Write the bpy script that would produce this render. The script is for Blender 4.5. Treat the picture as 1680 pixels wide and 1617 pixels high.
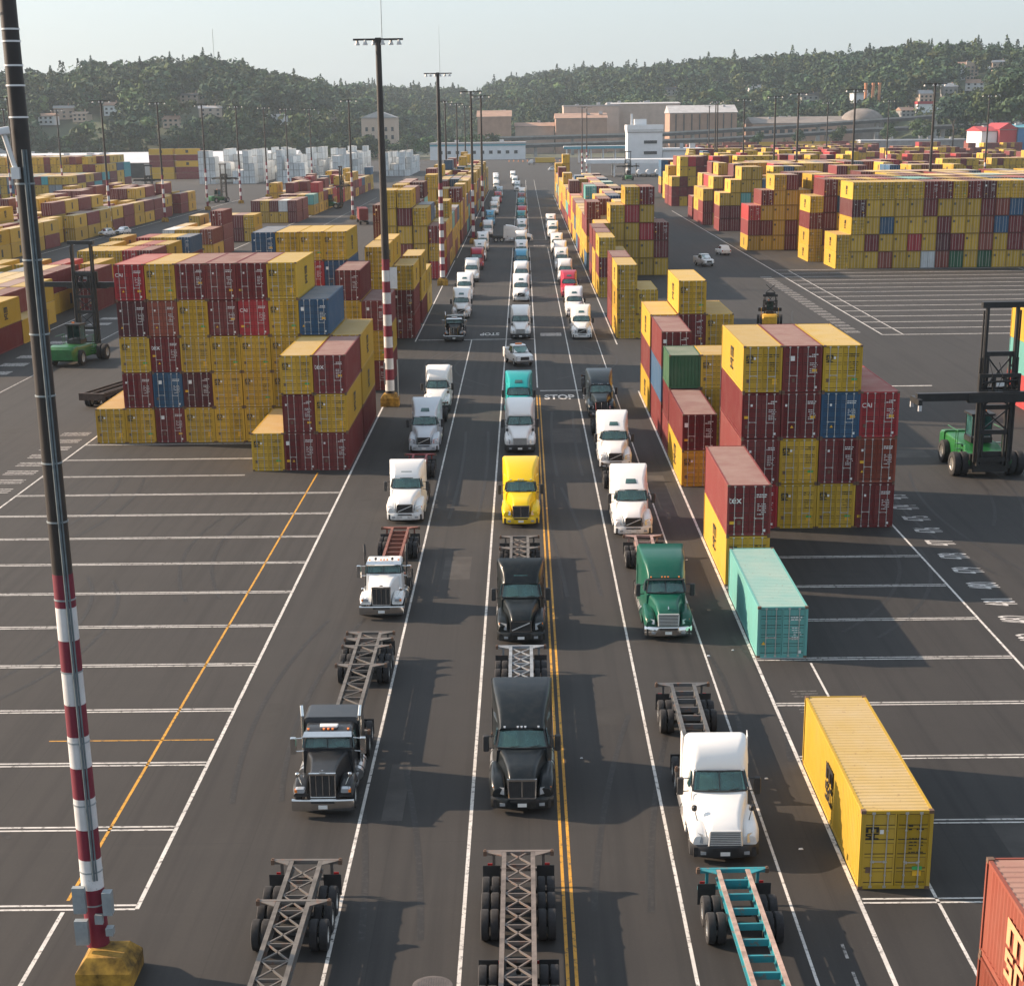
import bpy, math, random
import numpy as np
from mathutils import Vector, Matrix
R = math.radians
scene = bpy.context.scene
for o in list(bpy.data.objects): bpy.data.objects.remove(o)
col = scene.collection

# ---------------------------------------------------------------- camera, sky, sun, exposure
PITCH, YAW, ROLL, CAMH = 0.3156, -0.0096, -0.0127, 25.024
fw = Vector((math.sin(YAW) * math.cos(PITCH), math.cos(YAW) * math.cos(PITCH), -math.sin(PITCH)))
rt = Vector((math.cos(YAW), -math.sin(YAW), 0)); up = rt.cross(fw)
rt2 = math.cos(ROLL) * rt + math.sin(ROLL) * up; up2 = -math.sin(ROLL) * rt + math.cos(ROLL) * up
cd = bpy.data.cameras.new('camera'); cam = bpy.data.objects.new('camera', cd); col.objects.link(cam)
m = Matrix.Identity(4)
for i in range(3): m[i][0] = rt2[i]; m[i][1] = up2[i]; m[i][2] = -fw[i]
m[2][3] = CAMH
cam.matrix_world = m
cd.sensor_fit = 'HORIZONTAL'; cd.sensor_width = 36; cd.lens = 2812.56 / 1680 * 36
cd.shift_y = 311.5 / 1680; cd.clip_start = 0.5; cd.clip_end = 12000
scene.camera = cam

SUN_EL = R(23.5); SUN_H = Vector((-0.958, 0.287, 0)).normalized()
world = bpy.data.worlds.new('World'); scene.world = world; world.use_nodes = True
nt = world.node_tree; nt.nodes.clear()
sky = nt.nodes.new('ShaderNodeTexSky'); sky.sky_type = 'NISHITA'; sky.sun_disc = False
sky.sun_elevation = SUN_EL; sky.sun_rotation = math.atan2(SUN_H.x, SUN_H.y)
sky.air_density = 1.0; sky.dust_density = 2.3; sky.ozone_density = 3.2; sky.altitude = 0
bg = nt.nodes.new('ShaderNodeBackground'); bg.inputs['Strength'].default_value = 0.103
ow = nt.nodes.new('ShaderNodeOutputWorld')
# thin even overcast haze: the clear-sky colours are mixed half and half with a flat pale grey
hs = nt.nodes.new('ShaderNodeHueSaturation'); hs.inputs['Saturation'].default_value = .7; nt.links.new(sky.outputs[0], hs.inputs['Color'])
mx = nt.nodes.new('ShaderNodeMix'); mx.data_type = 'RGBA'; mx.inputs[0].default_value = .58; mx.inputs[7].default_value = (2.26, 2.56, 2.74, 1)
nt.links.new(hs.outputs[0], mx.inputs[6]); nt.links.new(mx.outputs[2], bg.inputs[0]); nt.links.new(bg.outputs[0], ow.inputs[0])
sl = bpy.data.lights.new('sun', 'SUN'); sun = bpy.data.objects.new('sun', sl); col.objects.link(sun)
sl.energy = 3.3; sl.angle = R(0.6); sl.color = (1.0, 0.76, 0.55)
sd = Vector((SUN_H.x * math.cos(SUN_EL), SUN_H.y * math.cos(SUN_EL), math.sin(SUN_EL)))
sun.rotation_euler = sd.to_track_quat('Z', 'Y').to_euler(); sun.location = (-60, 60, 80)
scene.view_settings.view_transform = 'Standard'; scene.view_settings.look = 'None'
scene.view_settings.exposure = 1.5; scene.view_settings.gamma = 1.0
scene.cycles.volume_bounces = 0; scene.cycles.max_bounces = 6; scene.cycles.transparent_max_bounces = 8

# ---------------------------------------------------------------- helpers
def tag(o, label=None, cat=None, group=None, kind=None):
    if label: o['label'] = label
    if cat: o['category'] = cat
    if group: o['group'] = group
    if kind: o['kind'] = kind
    return o

class MB:
    """collects faces with material slots, then links them as one mesh object"""
    def __init__(s): s.v = []; s.f = []; s.m = []
    def add(s, vs, fs, mi=0):
        b = len(s.v); s.v += [tuple(p) for p in vs]
        for f in fs: s.f.append([b + i for i in f]); s.m.append(mi)
    def box(s, x0, x1, y0, y1, z0, z1, mi=0):
        s.hexa([(x0,y0,z0),(x1,y0,z0),(x1,y1,z0),(x0,y1,z0),(x0,y0,z1),(x1,y0,z1),(x1,y1,z1),(x0,y1,z1)], mi)
    def hexa(s, p, mi=0):
        s.add(p, [(0,3,2,1),(4,5,6,7),(0,1,5,4),(1,2,6,5),(2,3,7,6),(3,0,4,7)], mi)
    def bar(s, a, b, w, h, mi=0):
        """box beam from a to b, w wide (horizontal), h high"""
        a = Vector(a); b = Vector(b); d = (b - a).normalized()
        u = d.cross(Vector((0,0,1)))
        if u.length < 1e-4: u = Vector((1,0,0))
        u.normalize(); n = u.cross(d)
        u *= w / 2; n *= h / 2
        s.hexa([a-u-n, a+u-n, b+u-n, b-u-n, a-u+n, a+u+n, b+u+n, b-u+n], mi)
    def tube(s, a, b, r, n=8, mi=0, r2=None, cap=True):
        a = Vector(a); b = Vector(b); d = (b - a).normalized()
        u = d.cross(Vector((0,0,1)))
        if u.length < 1e-4: u = Vector((1,0,0))
        u.normalize(); w = d.cross(u); r2 = r if r2 is None else r2
        vs = []
        for c, rr in ((a, r), (b, r2)):
            for i in range(n):
                t = 2*math.pi*i/n; vs.append(c + rr*(math.cos(t)*u + math.sin(t)*w))
        fs = [(i, (i+1)%n, n+(i+1)%n, n+i) for i in range(n)]
        if cap: fs += [tuple(range(n))[::-1], tuple(range(n, 2*n))]
        s.add(vs, fs, mi)
    def loft(s, rings, mi=0, cap=True, closed=True):
        n = len(rings[0]); vs = [p for r in rings for p in r]; fs = []
        for k in range(len(rings)-1):
            for i in range(n if closed else n-1):
                j = (i+1) % n
                fs.append((k*n+i, k*n+j, (k+1)*n+j, (k+1)*n+i))
        if cap: fs += [tuple(range(n))[::-1], tuple(range((len(rings)-1)*n, len(rings)*n))]
        s.add(vs, fs, mi)
    def prism(s, poly, ax, a, b, mi=0):
        """extrude a 2D polygon along axis ax ('x','y','z') from a to b"""
        def P(p, t):
            if ax == 'x': return (t, p[0], p[1])
            if ax == 'y': return (p[0], t, p[1])
            return (p[0], p[1], t)
        n = len(poly)
        vs = [P(p, a) for p in poly] + [P(p, b) for p in poly]
        fs = [(i, (i+1)%n, n+(i+1)%n, n+i) for i in range(n)] + [tuple(range(n))[::-1], tuple(range(n, 2*n))]
        s.add(vs, fs, mi)
    def lathe(s, prof, n=16, mi=0, cx=0, cy=0):
        """profile (radius, x) spun round the x axis"""
        vs = []
        for r, x in prof:
            for i in range(n):
                t = 2*math.pi*i/n; vs.append((x, cy + r*math.cos(t), cx + r*math.sin(t)))
        fs = []
        for k in range(len(prof)-1):
            for i in range(n):
                j = (i+1) % n; fs.append((k*n+i, k*n+j, (k+1)*n+j, (k+1)*n+i))
        s.add(vs, fs, mi)
    def mesh(s, name, mats, smooth=False):
        me = bpy.data.meshes.new(name); me.from_pydata(s.v, [], s.f)
        for mt in (mats if isinstance(mats, (list, tuple)) else [mats]): me.materials.append(mt)
        if any(s.m): me.polygons.foreach_set('material_index', s.m)
        if smooth:
            me.polygons.foreach_set('use_smooth', [True]*len(s.f))
            import bmesh
        me.validate(clean_customdata=False)
        bm = __import__('bmesh').new(); bm.from_mesh(me)
        __import__('bmesh').ops.recalc_face_normals(bm, faces=bm.faces); bm.to_mesh(me); bm.free()
        if smooth: me.set_sharp_from_angle(angle=R(38))
        me.update(); return me
    def build(s, name, mats, parent=None, smooth=False):
        return obj(name, s.mesh(name, mats, smooth), parent)

def obj(name, me, parent=None, loc=None, rz=0, color=None):
    o = bpy.data.objects.new(name, me); col.objects.link(o)
    if parent is not None: o.parent = parent
    if loc is not None: o.location = loc
    if rz: o.rotation_euler = (0, 0, rz)
    if color is not None: o.color = (*color[:3], 1)
    return o
def empty(name, loc=(0,0,0), rz=0):
    o = obj(name, None, None, loc, rz); o.empty_display_size = 0.3; return o
def kids(o): return [c for c in o.children]
def copy_tree(o, parent=None, color=None, skip=()):
    c = o.copy(); col.objects.link(c); c.parent = parent
    if color is not None: c.color = (*color[:3], 1)
    for ch in KIDS.get(o.name, ()):
        if ch.name.split('.')[0] in skip: continue
        copy_tree(ch, c, color, skip)
    return c
KIDS = {}
def index_kids(root):
    KIDS[root.name] = list(root.children)
    for c in root.children: index_kids(c)

def rrect(y, hw, zb, zt, r, wt=None, n=3, xc=0.0):
    """rounded rectangle ring in the XZ plane at y; wt = half width at the top"""
    wt = hw if wt is None else wt; pts = []
    for (sx, top) in ((1,0),(1,1),(-1,1),(-1,0)):
        w = wt if top else hw; z = zt - r if top else zb + min(r, .08)
        rr = r if top else min(r, .08)
        x = sx * (w - rr)
        a0 = {(1,0):-90,(1,1):0,(-1,1):90,(-1,0):180}[(sx,top)]
        for i in range(n+1):
            t = R(a0 + 90*i/n); pts.append((xc + x + rr*math.cos(t), y, z + rr*math.sin(t)))
    return pts

# ---------------------------------------------------------------- materials
def newmat(name):
    mt = bpy.data.materials.new(name); mt.use_nodes = True
    t = mt.node_tree; t.nodes.clear()
    out = t.nodes.new('ShaderNodeOutputMaterial'); p = t.nodes.new('ShaderNodeBsdfPrincipled')
    t.links.new(p.outputs[0], out.inputs[0]); return mt, t, p
def node(t, typ, **kw):
    n = t.nodes.new(typ)
    for k, v in kw.items():
        if k in n.inputs: n.inputs[k].default_value = v
        else: setattr(n, k, v)
    return n
def mixc(t, fac, a, b, mode='MIX'):
    n = t.nodes.new('ShaderNodeMix'); n.data_type = 'RGBA'; n.blend_type = mode
    for sock, val in ((n.inputs[0], fac), (n.inputs[6], a), (n.inputs[7], b)):
        if hasattr(val, 'default_value') or hasattr(val, 'links'): t.links.new(val, sock)
        elif isinstance(val, (int, float)): sock.default_value = val
        else: sock.default_value = (*val[:3], 1)
    return n.outputs[2]
def noise(t, scale, detail=4, rough=.55, coord=None, stretch=None, dist=0):
    n = node(t, 'ShaderNodeTexNoise', Scale=scale, Detail=detail, Roughness=rough, Distortion=dist)
    if coord is not None:
        if stretch:
            mp = node(t, 'ShaderNodeMapping'); mp.inputs['Scale'].default_value = stretch
            t.links.new(coord, mp.inputs[0]); coord = mp.outputs[0]
        t.links.new(coord, n.inputs['Vector'])
    return n.outputs[0]
def ramp(t, fac, p0, p1, c0=(0,0,0), c1=(1,1,1)):
    r = t.nodes.new('ShaderNodeValToRGB'); t.links.new(fac, r.inputs[0])
    r.color_ramp.elements[0].position = p0; r.color_ramp.elements[1].position = p1
    r.color_ramp.elements[0].color = (*c0, 1); r.color_ramp.elements[1].color = (*c1, 1)
    return r.outputs[0]
def bump(t, p, h, strength=.3, dist=.02):
    b = node(t, 'ShaderNodeBump', Strength=strength, Distance=dist)
    t.links.new(h, b.inputs['Height']); t.links.new(b.outputs[0], p.inputs['Normal'])
def simple(name, c, rough=.6, metal=0.0, var=.15, scale=3.0, coat=0, spec=None):
    mt, t, p = newmat(name)
    tc = node(t, 'ShaderNodeTexCoord').outputs['Object']
    n = noise(t, scale, 5, .6, tc)
    t.links.new(mixc(t, ramp(t, n, .35, .7), [k*(1-var) for k in c], [min(1, k*(1+var)) for k in c]), p.inputs['Base Color'])
    p.inputs['Roughness'].default_value = rough; p.inputs['Metallic'].default_value = metal
    p.inputs['Coat Weight'].default_value = coat; p.inputs['Coat Roughness'].default_value = .08
    if spec is not None: p.inputs['Specular IOR Level'].default_value = spec
    return mt
def objpaint(name, kind):
    """paint whose colour is the object's own colour; kind wall / roof / cab"""
    mt, t, p = newmat(name)
    oi = node(t, 'ShaderNodeObjectInfo'); tc = node(t, 'ShaderNodeTexCoord').outputs['Object']
    off = node(t, 'ShaderNodeVectorMath', operation='ADD')
    mul = node(t, 'ShaderNodeVectorMath', operation='SCALE'); mul.inputs[0].default_value = (37., 19., 11.)
    t.links.new(oi.outputs['Random'], mul.inputs['Scale'])
    t.links.new(tc, off.inputs[0]); t.links.new(mul.outputs[0], off.inputs[1]); co = off.outputs[0]
    c = oi.outputs['Color']
    if kind == 'cab':
        n = noise(t, 2.5, 4, .6, co)
        c = mixc(t, ramp(t, n, .4, .8, (0,0,0), (.05,.05,.05)), c, (.30,.27,.23))
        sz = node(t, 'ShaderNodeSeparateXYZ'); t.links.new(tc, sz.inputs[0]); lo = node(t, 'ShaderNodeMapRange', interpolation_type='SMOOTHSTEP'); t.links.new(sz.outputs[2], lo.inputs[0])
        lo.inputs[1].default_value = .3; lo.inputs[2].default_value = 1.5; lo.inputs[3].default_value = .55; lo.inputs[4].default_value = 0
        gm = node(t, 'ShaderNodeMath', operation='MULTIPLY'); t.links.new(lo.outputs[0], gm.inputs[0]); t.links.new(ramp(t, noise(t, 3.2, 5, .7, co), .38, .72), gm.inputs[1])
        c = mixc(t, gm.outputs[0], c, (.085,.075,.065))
        t.links.new(c, p.inputs['Base Color']); p.inputs['Roughness'].default_value = .32
        p.inputs['Specular IOR Level'].default_value = .22; p.inputs['Coat Weight'].default_value = .22; p.inputs['Coat Roughness'].default_value = .05
        return mt
    # per-unit fading
    f = node(t, 'ShaderNodeMapRange'); t.links.new(oi.outputs['Random'], f.inputs[0])
    f.inputs[3].default_value = 0.0; f.inputs[4].default_value = .07
    hv = node(t, 'ShaderNodeHueSaturation'); t.links.new(c, hv.inputs['Color'])
    mr = node(t, 'ShaderNodeMapRange'); t.links.new(oi.outputs['Random'], mr.inputs[0])
    mr.inputs[3].default_value = .80; mr.inputs[4].default_value = 1.12; t.links.new(mr.outputs[0], hv.inputs['Value'])
    c = mixc(t, f.outputs[0], hv.outputs[0], (.45,.38,.30))
    big = noise(t, .55, 5, .6, co); fine = noise(t, 6.0, 6, .65, co)
    if kind == 'roof':
        fac = ramp(t, big, .25, .8, (.16,.16,.16), (.46,.46,.46))
        c = mixc(t, fac, c, (.58,.51,.42))
        c = mixc(t, ramp(t, fine, .62, .74), c, (.20,.12,.07))
        p.inputs['Roughness'].default_value = .75
    else:
        st = noise(t, 3.0, 5, .6, co, (2.2, 2.2, .16))       # rain streaks down the walls
        c = mixc(t, ramp(t, st, .52, .80, (0,0,0), (.28,.28,.28)), c, (.12,.09,.06))
        c = mixc(t, ramp(t, fine, .66, .72, (0,0,0), (.75,.75,.75)), c, (.13,.06,.03))
        c = mixc(t, ramp(t, big, .45, .8, (0,0,0), (.10,.10,.10)), c, (.38,.33,.27))
        p.inputs['Roughness'].default_value = .6; p.inputs['Specular IOR Level'].default_value = .22
    t.links.new(c, p.inputs['Base Color']); bump(t, p, big, .15, .03)
    return mt

M = {}
M['wall'] = objpaint('container_paint', 'wall'); M['roofp'] = objpaint('container_roof_paint', 'roof'); M['cabp'] = objpaint('truck_paint', 'cab')
M['galv'] = simple('galvanised_bar', (.52,.52,.50), .45, .55)
M['casting'] = simple('corner_casting', (.16,.10,.07), .7, .3)
M['white'] = simple('white_lettering', (.74,.74,.72), .6, 0, .06)
M['black'] = simple('black_lettering', (.018,.016,.014), .6, 0, .2)
M['rubberseal'] = simple('door_seal', (.02,.02,.02), .8)
M['sticker_y'] = simple('yellow_sticker', (.75,.42,.02), .5); M['sticker_g'] = simple('green_sticker', (.05,.35,.10), .5)
M['amber'] = simple('amber_lens', (.85,.22,.03), .25, 0, .1, 3, .5); M['redlens'] = simple('red_lens', (.45,.02,.02), .25, 0, .1, 3, .5)
M['tyre'] = simple('tyre_rubber', (.022,.022,.024), .85, 0, .3, 9)
M['rim'] = simple('steel_rim', (.62,.61,.58), .35, .6, .15, 6)
M['brightbar'] = simple('polished_bar', (.72,.73,.72), .3, .35, .06)
M['chrome'] = simple('chrome', (.75,.75,.74), .13, 1.0, .05)
M['dark'] = simple('dark_plastic', (.025,.026,.028), .55, 0, .2)
M['frame'] = simple('truck_frame', (.035,.034,.034), .6, .2, .3)
M['lens'] = simple('headlight_lens', (.40,.43,.46), .08, .3, .1, 8, .9)
M['alu'] = simple('brushed_aluminium', (.60,.60,.60), .3, .9, .08)
def glass():
    mt, t, p = newmat('tinted_glass')
    tc = node(t, 'ShaderNodeTexCoord').outputs['Object']
    n = noise(t, 1.3, 3, .5, tc)
    t.links.new(mixc(t, ramp(t, n, .42, .62), (.018,.060,.060), (.042,.120,.112)), p.inputs['Base Color'])
    p.inputs['Roughness'].default_value = .06; p.inputs['Specular IOR Level'].default_value = .6
    p.inputs['Coat Weight'].default_value = .4; p.inputs['Coat Roughness'].default_value = .03
    return mt
def clear_glass():
    mt, t, p = newmat('windscreen_glass'); out = [n for n in t.nodes if n.type == 'OUTPUT_MATERIAL'][0]
    tr = node(t, 'ShaderNodeBsdfTransparent'); tr.inputs[0].default_value = (.42,.66,.62,1); gl = node(t, 'ShaderNodeBsdfGlossy'); gl.inputs['Roughness'].default_value = .05
    df = node(t, 'ShaderNodeBsdfDiffuse'); tc = node(t, 'ShaderNodeTexCoord').outputs['Object']; n = noise(t, 3., 4, .6, tc); df.inputs[0].default_value = (.09,.25,.235,1)
    fr = node(t, 'ShaderNodeFresnel', IOR=1.55); m1 = node(t, 'ShaderNodeMixShader'); m2 = node(t, 'ShaderNodeMixShader')
    t.links.new(ramp(t, n, .3, .75, (.25,.25,.25), (.55,.55,.55)), m1.inputs[0]); t.links.new(tr.outputs[0], m1.inputs[1]); t.links.new(df.outputs[0], m1.inputs[2])
    ad = node(t, 'ShaderNodeMath', operation='ADD'); ad.inputs[1].default_value = .03; t.links.new(fr.outputs[0], ad.inputs[0])
    t.links.new(ad.outputs[0], m2.inputs[0]); t.links.new(m1.outputs[0], m2.inputs[1]); t.links.new(gl.outputs[0], m2.inputs[2]); t.links.new(m2.outputs[0], out.inputs[0]); t.nodes.remove(p)
    return mt
M['screen'] = clear_glass()
M['seat'] = simple('seat_fabric', (.20,.20,.19), .9, 0, .2, 5); M['lining'] = simple('cab_lining', (.045,.05,.05), .9, 0, .2)
M['glass'] = glass()
def asphalt():
    mt, t, p = newmat('asphalt')
    tc = node(t, 'ShaderNodeTexCoord').outputs['Object']
    a = noise(t, .035, 5, .6, tc); b = noise(t, .4, 6, .65, tc); c = noise(t, 9.0, 6, .7, tc)
    s1 = noise(t, 1.0, 5, .6, tc, (1.7, .035, 1)); s2 = noise(t, 1.0, 5, .6, tc, (.55, .012, 1)); x1 = noise(t, .9, 5, .7, tc, (.05, .9, 1))
    g = mixc(t, ramp(t, a, .3, .75), (0.0234,0.0216,0.0208), (0.0331,0.0302,0.0282))
    g = mixc(t, ramp(t, b, .40, .75, (0,0,0), (.6,.6,.6)), g, (0.0182,0.0170,0.0164))
    g = mixc(t, ramp(t, s1, .47, .66, (0,0,0), (.75,.75,.75)), g, (0.0130,0.0121,0.0122))
    g = mixc(t, ramp(t, s2, .48, .78, (0,0,0), (.35,.35,.35)), g, (0.0396,0.0361,0.0329))
    g = mixc(t, ramp(t, x1, .60, .80, (0,0,0), (.40,.40,.40)), g, (0.0416,0.0378,0.0341))
    g = mixc(t, ramp(t, c, .40, .72, (0,0,0), (.40,.40,.40)), g, (0.0130,0.0121,0.0119))
    # oil drips and wheel tracks down the truck lanes
    sx = node(t, 'ShaderNodeSeparateXYZ'); t.links.new(tc, sx.inputs[0]); drip = None
    dn = noise(t, 1.0, 5, .65, tc, (2.5, .10, 1)); dn2 = noise(t, 1.0, 5, .65, tc, (5., .5, 1))
    for cx_, w_, amp in ((-8.0,.55,1.),(-.35,.55,1.),(6.95,.55,1.),(-9.0,.28,.5),(-7.0,.28,.5),(-1.35,.28,.5),(.65,.28,.5),(5.95,.28,.5),(7.95,.28,.5),(-4.3,.5,.35),(3.2,.5,.4)):
        m1 = node(t, 'ShaderNodeMath', operation='SUBTRACT'); t.links.new(sx.outputs[0], m1.inputs[0]); m1.inputs[1].default_value = cx_
        m2 = node(t, 'ShaderNodeMath', operation='ABSOLUTE'); t.links.new(m1.outputs[0], m2.inputs[0])
        m3 = node(t, 'ShaderNodeMapRange', interpolation_type='SMOOTHSTEP'); t.links.new(m2.outputs[0], m3.inputs[0]); m3.inputs[1].default_value = 0; m3.inputs[2].default_value = w_; m3.inputs[3].default_value = amp; m3.inputs[4].default_value = 0
        if drip is None: drip = m3.outputs[0]
        else:
            ad = node(t, 'ShaderNodeMath', operation='MAXIMUM'); t.links.new(drip, ad.inputs[0]); t.links.new(m3.outputs[0], ad.inputs[1]); drip = ad.outputs[0]
    mm = node(t, 'ShaderNodeMath', operation='MULTIPLY'); t.links.new(drip, mm.inputs[0]); t.links.new(ramp(t, dn, .34, .66), mm.inputs[1])
    m4 = node(t, 'ShaderNodeMath', operation='MULTIPLY'); t.links.new(mm.outputs[0], m4.inputs[0]); t.links.new(ramp(t, dn2, .25, .6, (.3,.3,.3), (1,1,1)), m4.inputs[1])
    g = mixc(t, m4.outputs[0], g, (0.0108,0.0108,0.0113))
    # oil spots and pale scuffs
    o1 = noise(t, .22, 4, .55, tc); g = mixc(t, ramp(t, o1, .66, .76, (0,0,0), (.55,.55,.55)), g, (0.0111,0.0102,0.0098))
    v = node(t, 'ShaderNodeTexVoronoi', feature='F1', Scale=1.6, Randomness=1.0); t.links.new(tc, v.inputs['Vector'])
    g = mixc(t, ramp(t, v.outputs['Distance'], .035, .06, (.55,.55,.55), (0,0,0)), g, (0.0520,0.0491,0.0460))
    # paving joints: long straight seams
    br = node(t, 'ShaderNodeTexBrick', Scale=1.0); br.inputs['Mortar Size'].default_value = .035; br.inputs['Brick Width'].default_value = 58.; br.inputs['Row Height'].default_value = 5.1; br.inputs['Mortar Smooth'].default_value = .6
    rot = node(t, 'ShaderNodeMapping'); rot.inputs['Rotation'].default_value = (0, 0, R(90)); t.links.new(tc, rot.inputs[0]); t.links.new(rot.outputs[0], br.inputs['Vector'])
    g = mixc(t, ramp(t, br.outputs['Fac'], .0, 1.0, (0,0,0), (.55,.55,.55)), g, (0.0117,0.0111,0.0109))
    t.links.new(g, p.inputs['Base Color']); p.inputs['Roughness'].default_value = .82
    bump(t, p, c, .25, .01); return mt
M['asphalt'] = asphalt()
def roadpaint(name, c, wear=.5):
    mt, t, p = newmat(name)
    tc = node(t, 'ShaderNodeTexCoord').outputs['Object']
    n = noise(t, 4.0, 6, .7, tc); n2 = noise(t, .45, 5, .65, tc)
    k = mixc(t, ramp(t, n2, .3, .8, (0,0,0), (.65,.65,.65)), c, [q*.35 for q in c])
    k = mixc(t, ramp(t, n, wear, wear+.14), k, (.035,.032,.030))
    t.links.new(k, p.inputs['Base Color']); p.inputs['Roughness'].default_value = .7; return mt
M['pw'] = roadpaint('white_road_paint', (.68,.66,.63), .52); M['py'] = roadpaint('yellow_road_paint', (.66,.33,.03), .52)
M['pfaint'] = roadpaint('worn_white_paint', (.42,.40,.38), .47)

# ---------------------------------------------------------------- the setting: ground, pavement, markings
def sheet(name, x0, x1, y0, y1, z, mt, nx=1, ny=1):
    b = MB(); b.add([(x0,y0,z),(x1,y0,z),(x1,y1,z),(x0,y1,z)], [(0,1,2,3)])
    return tag(b.build(name, mt), kind='structure')
M['soil'] = simple('distant_ground', (.10,.11,.075), .9, 0, .3, .01)
sheet('ground', -6000, 6000, -300, 9000, -.06, M['soil'])
sheet('yard_pavement', -480, 620, -60, 1330, 0, M['asphalt'])
def line(x0, x1, y0, y1, mt='pw', name='lane_line', z=.004):
    b = MB(); n = 1
    b.add([(x0,y0,z),(x1,y0,z),(x1,y1,z),(x0,y1,z)], [(0,1,2,3)])
    return tag(b.build(name, M[mt]), kind='structure')
def vline(x, y0, y1, w=.13, mt='pw', **k): line(x-w/2, x+w/2, y0, y1, mt, **k)
vline(-13.25, 52.5, 165, .15); vline(-13.2, 210, 338, .15); vline(-13.0, 345, 700, .15)
vline(-6.4, 30, 211.5, .12); vline(-2.2, 30, 372, .13); vline(-2.2, 396, 820, .13)
vline(1.25, 171, 372, .13); vline(1.3, 396, 820, .13); vline(5.1, 30, 372, .12); vline(5.1, 396, 820, .12); vline(8.75, 30, 340, .10)
vline(1.15, 25, 166, .11, 'py'); vline(1.42, 25, 166, .11, 'py')
vline(11.1, 30, 168, .15); vline(10.95, 205, 640, .15); vline(13.72, 30, 79.3, .11); vline(23.7, 40, 168, .13)
for k in range(3): vline(9.95, 45.2 + k*1.9 - .5, 46.2 + k*1.9 - .5, .10, 'pfaint')
vline(-15.75, 53.2, 128.4, .12, 'py'); line(-20.6, -13.5, 69.14, 69.24, 'py'); vline(-15.7, 40, 52.3, .14)
for k in range(11):                                     # bay lines, doubled
    y = 52.65 + 6.83*k
    if k < 12:
        line(-36.6, -13.3, y-.22, y-.09); line(-36.6, -13.3, y+.09, y+.22)
    if k < 8 and k not in ():
        line(11.2, 23.6, y-.21, y-.10); line(11.2, 23.6, y+.10, y+.21)
vline(-36.6, 110, 156, .14)
for y in (127.78, 134.6, 141.4): line(-36.6, -21.2, y-.2, y-.08); line(-36.6, -21.2, y+.08, y+.2)
line(1.5, 8.75, 168.75, 169.1); line(-12.9, 1.2, 211.2, 211.6); line(1.4, 11, 388, 388.4, 'pfaint'); line(-2.2, 5.1, 396, 396.4, 'pfaint')
# second right-hand block: bay lines
vline(43.55, 211.5, 520, .18); vline(46.1, 211.3, 306, .16); vline(24.2, 300, 520, .2)
for k in range(15):
    y = 211.6+6.83*k; line(43.6, 125, y-.30, y-.12, 'pw'); line(43.6, 125, y+.12, y+.30, 'pw')
vline(86, 218, 306, .16); vline(88.6, 218, 306, .16); line(26, 40, 169.2, 169.6)
vline(-62, 150, 640, .2); vline(-101.5, 200, 640, .22); vline(-52.5, 160, 640, .2, 'pfaint')
M['pnum'] = roadpaint('slot_number_paint', (.62,.60,.58), .55)
def fontmesh(txt, size, bold=.004):
    cu = bpy.data.curves.new('lettering', 'FONT'); cu.body = txt; cu.size = size; cu.align_x = 'CENTER'; cu.align_y = 'CENTER'; cu.resolution_u = 3
    cu.offset = size*bold
    ob = bpy.data.objects.new('lettering', cu); col.objects.link(ob)
    bpy.context.view_layer.update()
    me = bpy.data.meshes.new_from_object(ob.evaluated_get(bpy.context.evaluated_depsgraph_get()))
    bpy.data.objects.remove(ob); return me
def ground_text(txt, x, y, rz, w, h, mt='pw', name='pavement_lettering'):
    me = fontmesh(txt, 1.0, .03 if txt == 'STOP' else .006); me.materials.clear(); me.materials.append(M[mt])
    o = obj(name, me, None, (x, y, .006), rz)
    bb = np.array([v.co[:2] for v in me.vertices]); d = bb.max(0) - bb.min(0)
    o.scale = (w/d[0], h/d[1], 1); return tag(o, kind='structure')
ground_text('STOP', 3.3, 164.6, 0, 2.9, 3.0); ground_text('STOP', 7.0, 164.6, 0, 2.9, 3.0)
ground_text('STOP', -4.3, 217.0, math.pi, 2.4, 2.9); ground_text('STOP', -8.9, 217.0, math.pi, 2.4, 2.9); ground_text('STOP', -.5, 217.0, math.pi, 2.4, 2.9, 'pfaint')
ground_text('STOP', 3.4, 377, 0, 2.6, 3.0, 'pfaint')
line(2.0, 4.6, 214.2, 217.4, 'pfaint', 'painted_over_patch')
for k, s in enumerate(('483','482','481','480','479','478','477','476','475','474','473')):
    ground_text(s, 25.75, 83.15 + 3.43*k, R(90), 1.45, 1.75, 'pnum')
for k in range(9):                                      # slot numbers left: three worn strokes each
    for j in range(3): line(-39.9, -37.5, 118.6+3.43*k+.62*j, 118.9+3.43*k+.62*j, 'pfaint', 'slot_number_mark')
for k in range(24):
    for j in range(3): line(39.6, 41.4, 214+3.43*k+.7*j, 214.35+3.43*k+.7*j, 'pfaint', 'slot_number_mark')
for k in range(10): line(-58.5, -55.6, 178+6.8*k, 180.6+6.8*k, 'pfaint', 'slot_number_mark')
for i in range(6): line(12.1, 13.3, 72.0+.40*i + (1.0 if i > 2 else 0), 72.04+.40*i + (1.0 if i > 2 else 0), 'pfaint', 'worn_line_mark')
M['patch'] = simple('asphalt_patch', (.024,.0225,.0215), .85, 0, .25, .7); M['patch2'] = simple('pale_asphalt_patch', (.050,.046,.043), .85, 0, .25, .7)
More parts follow.
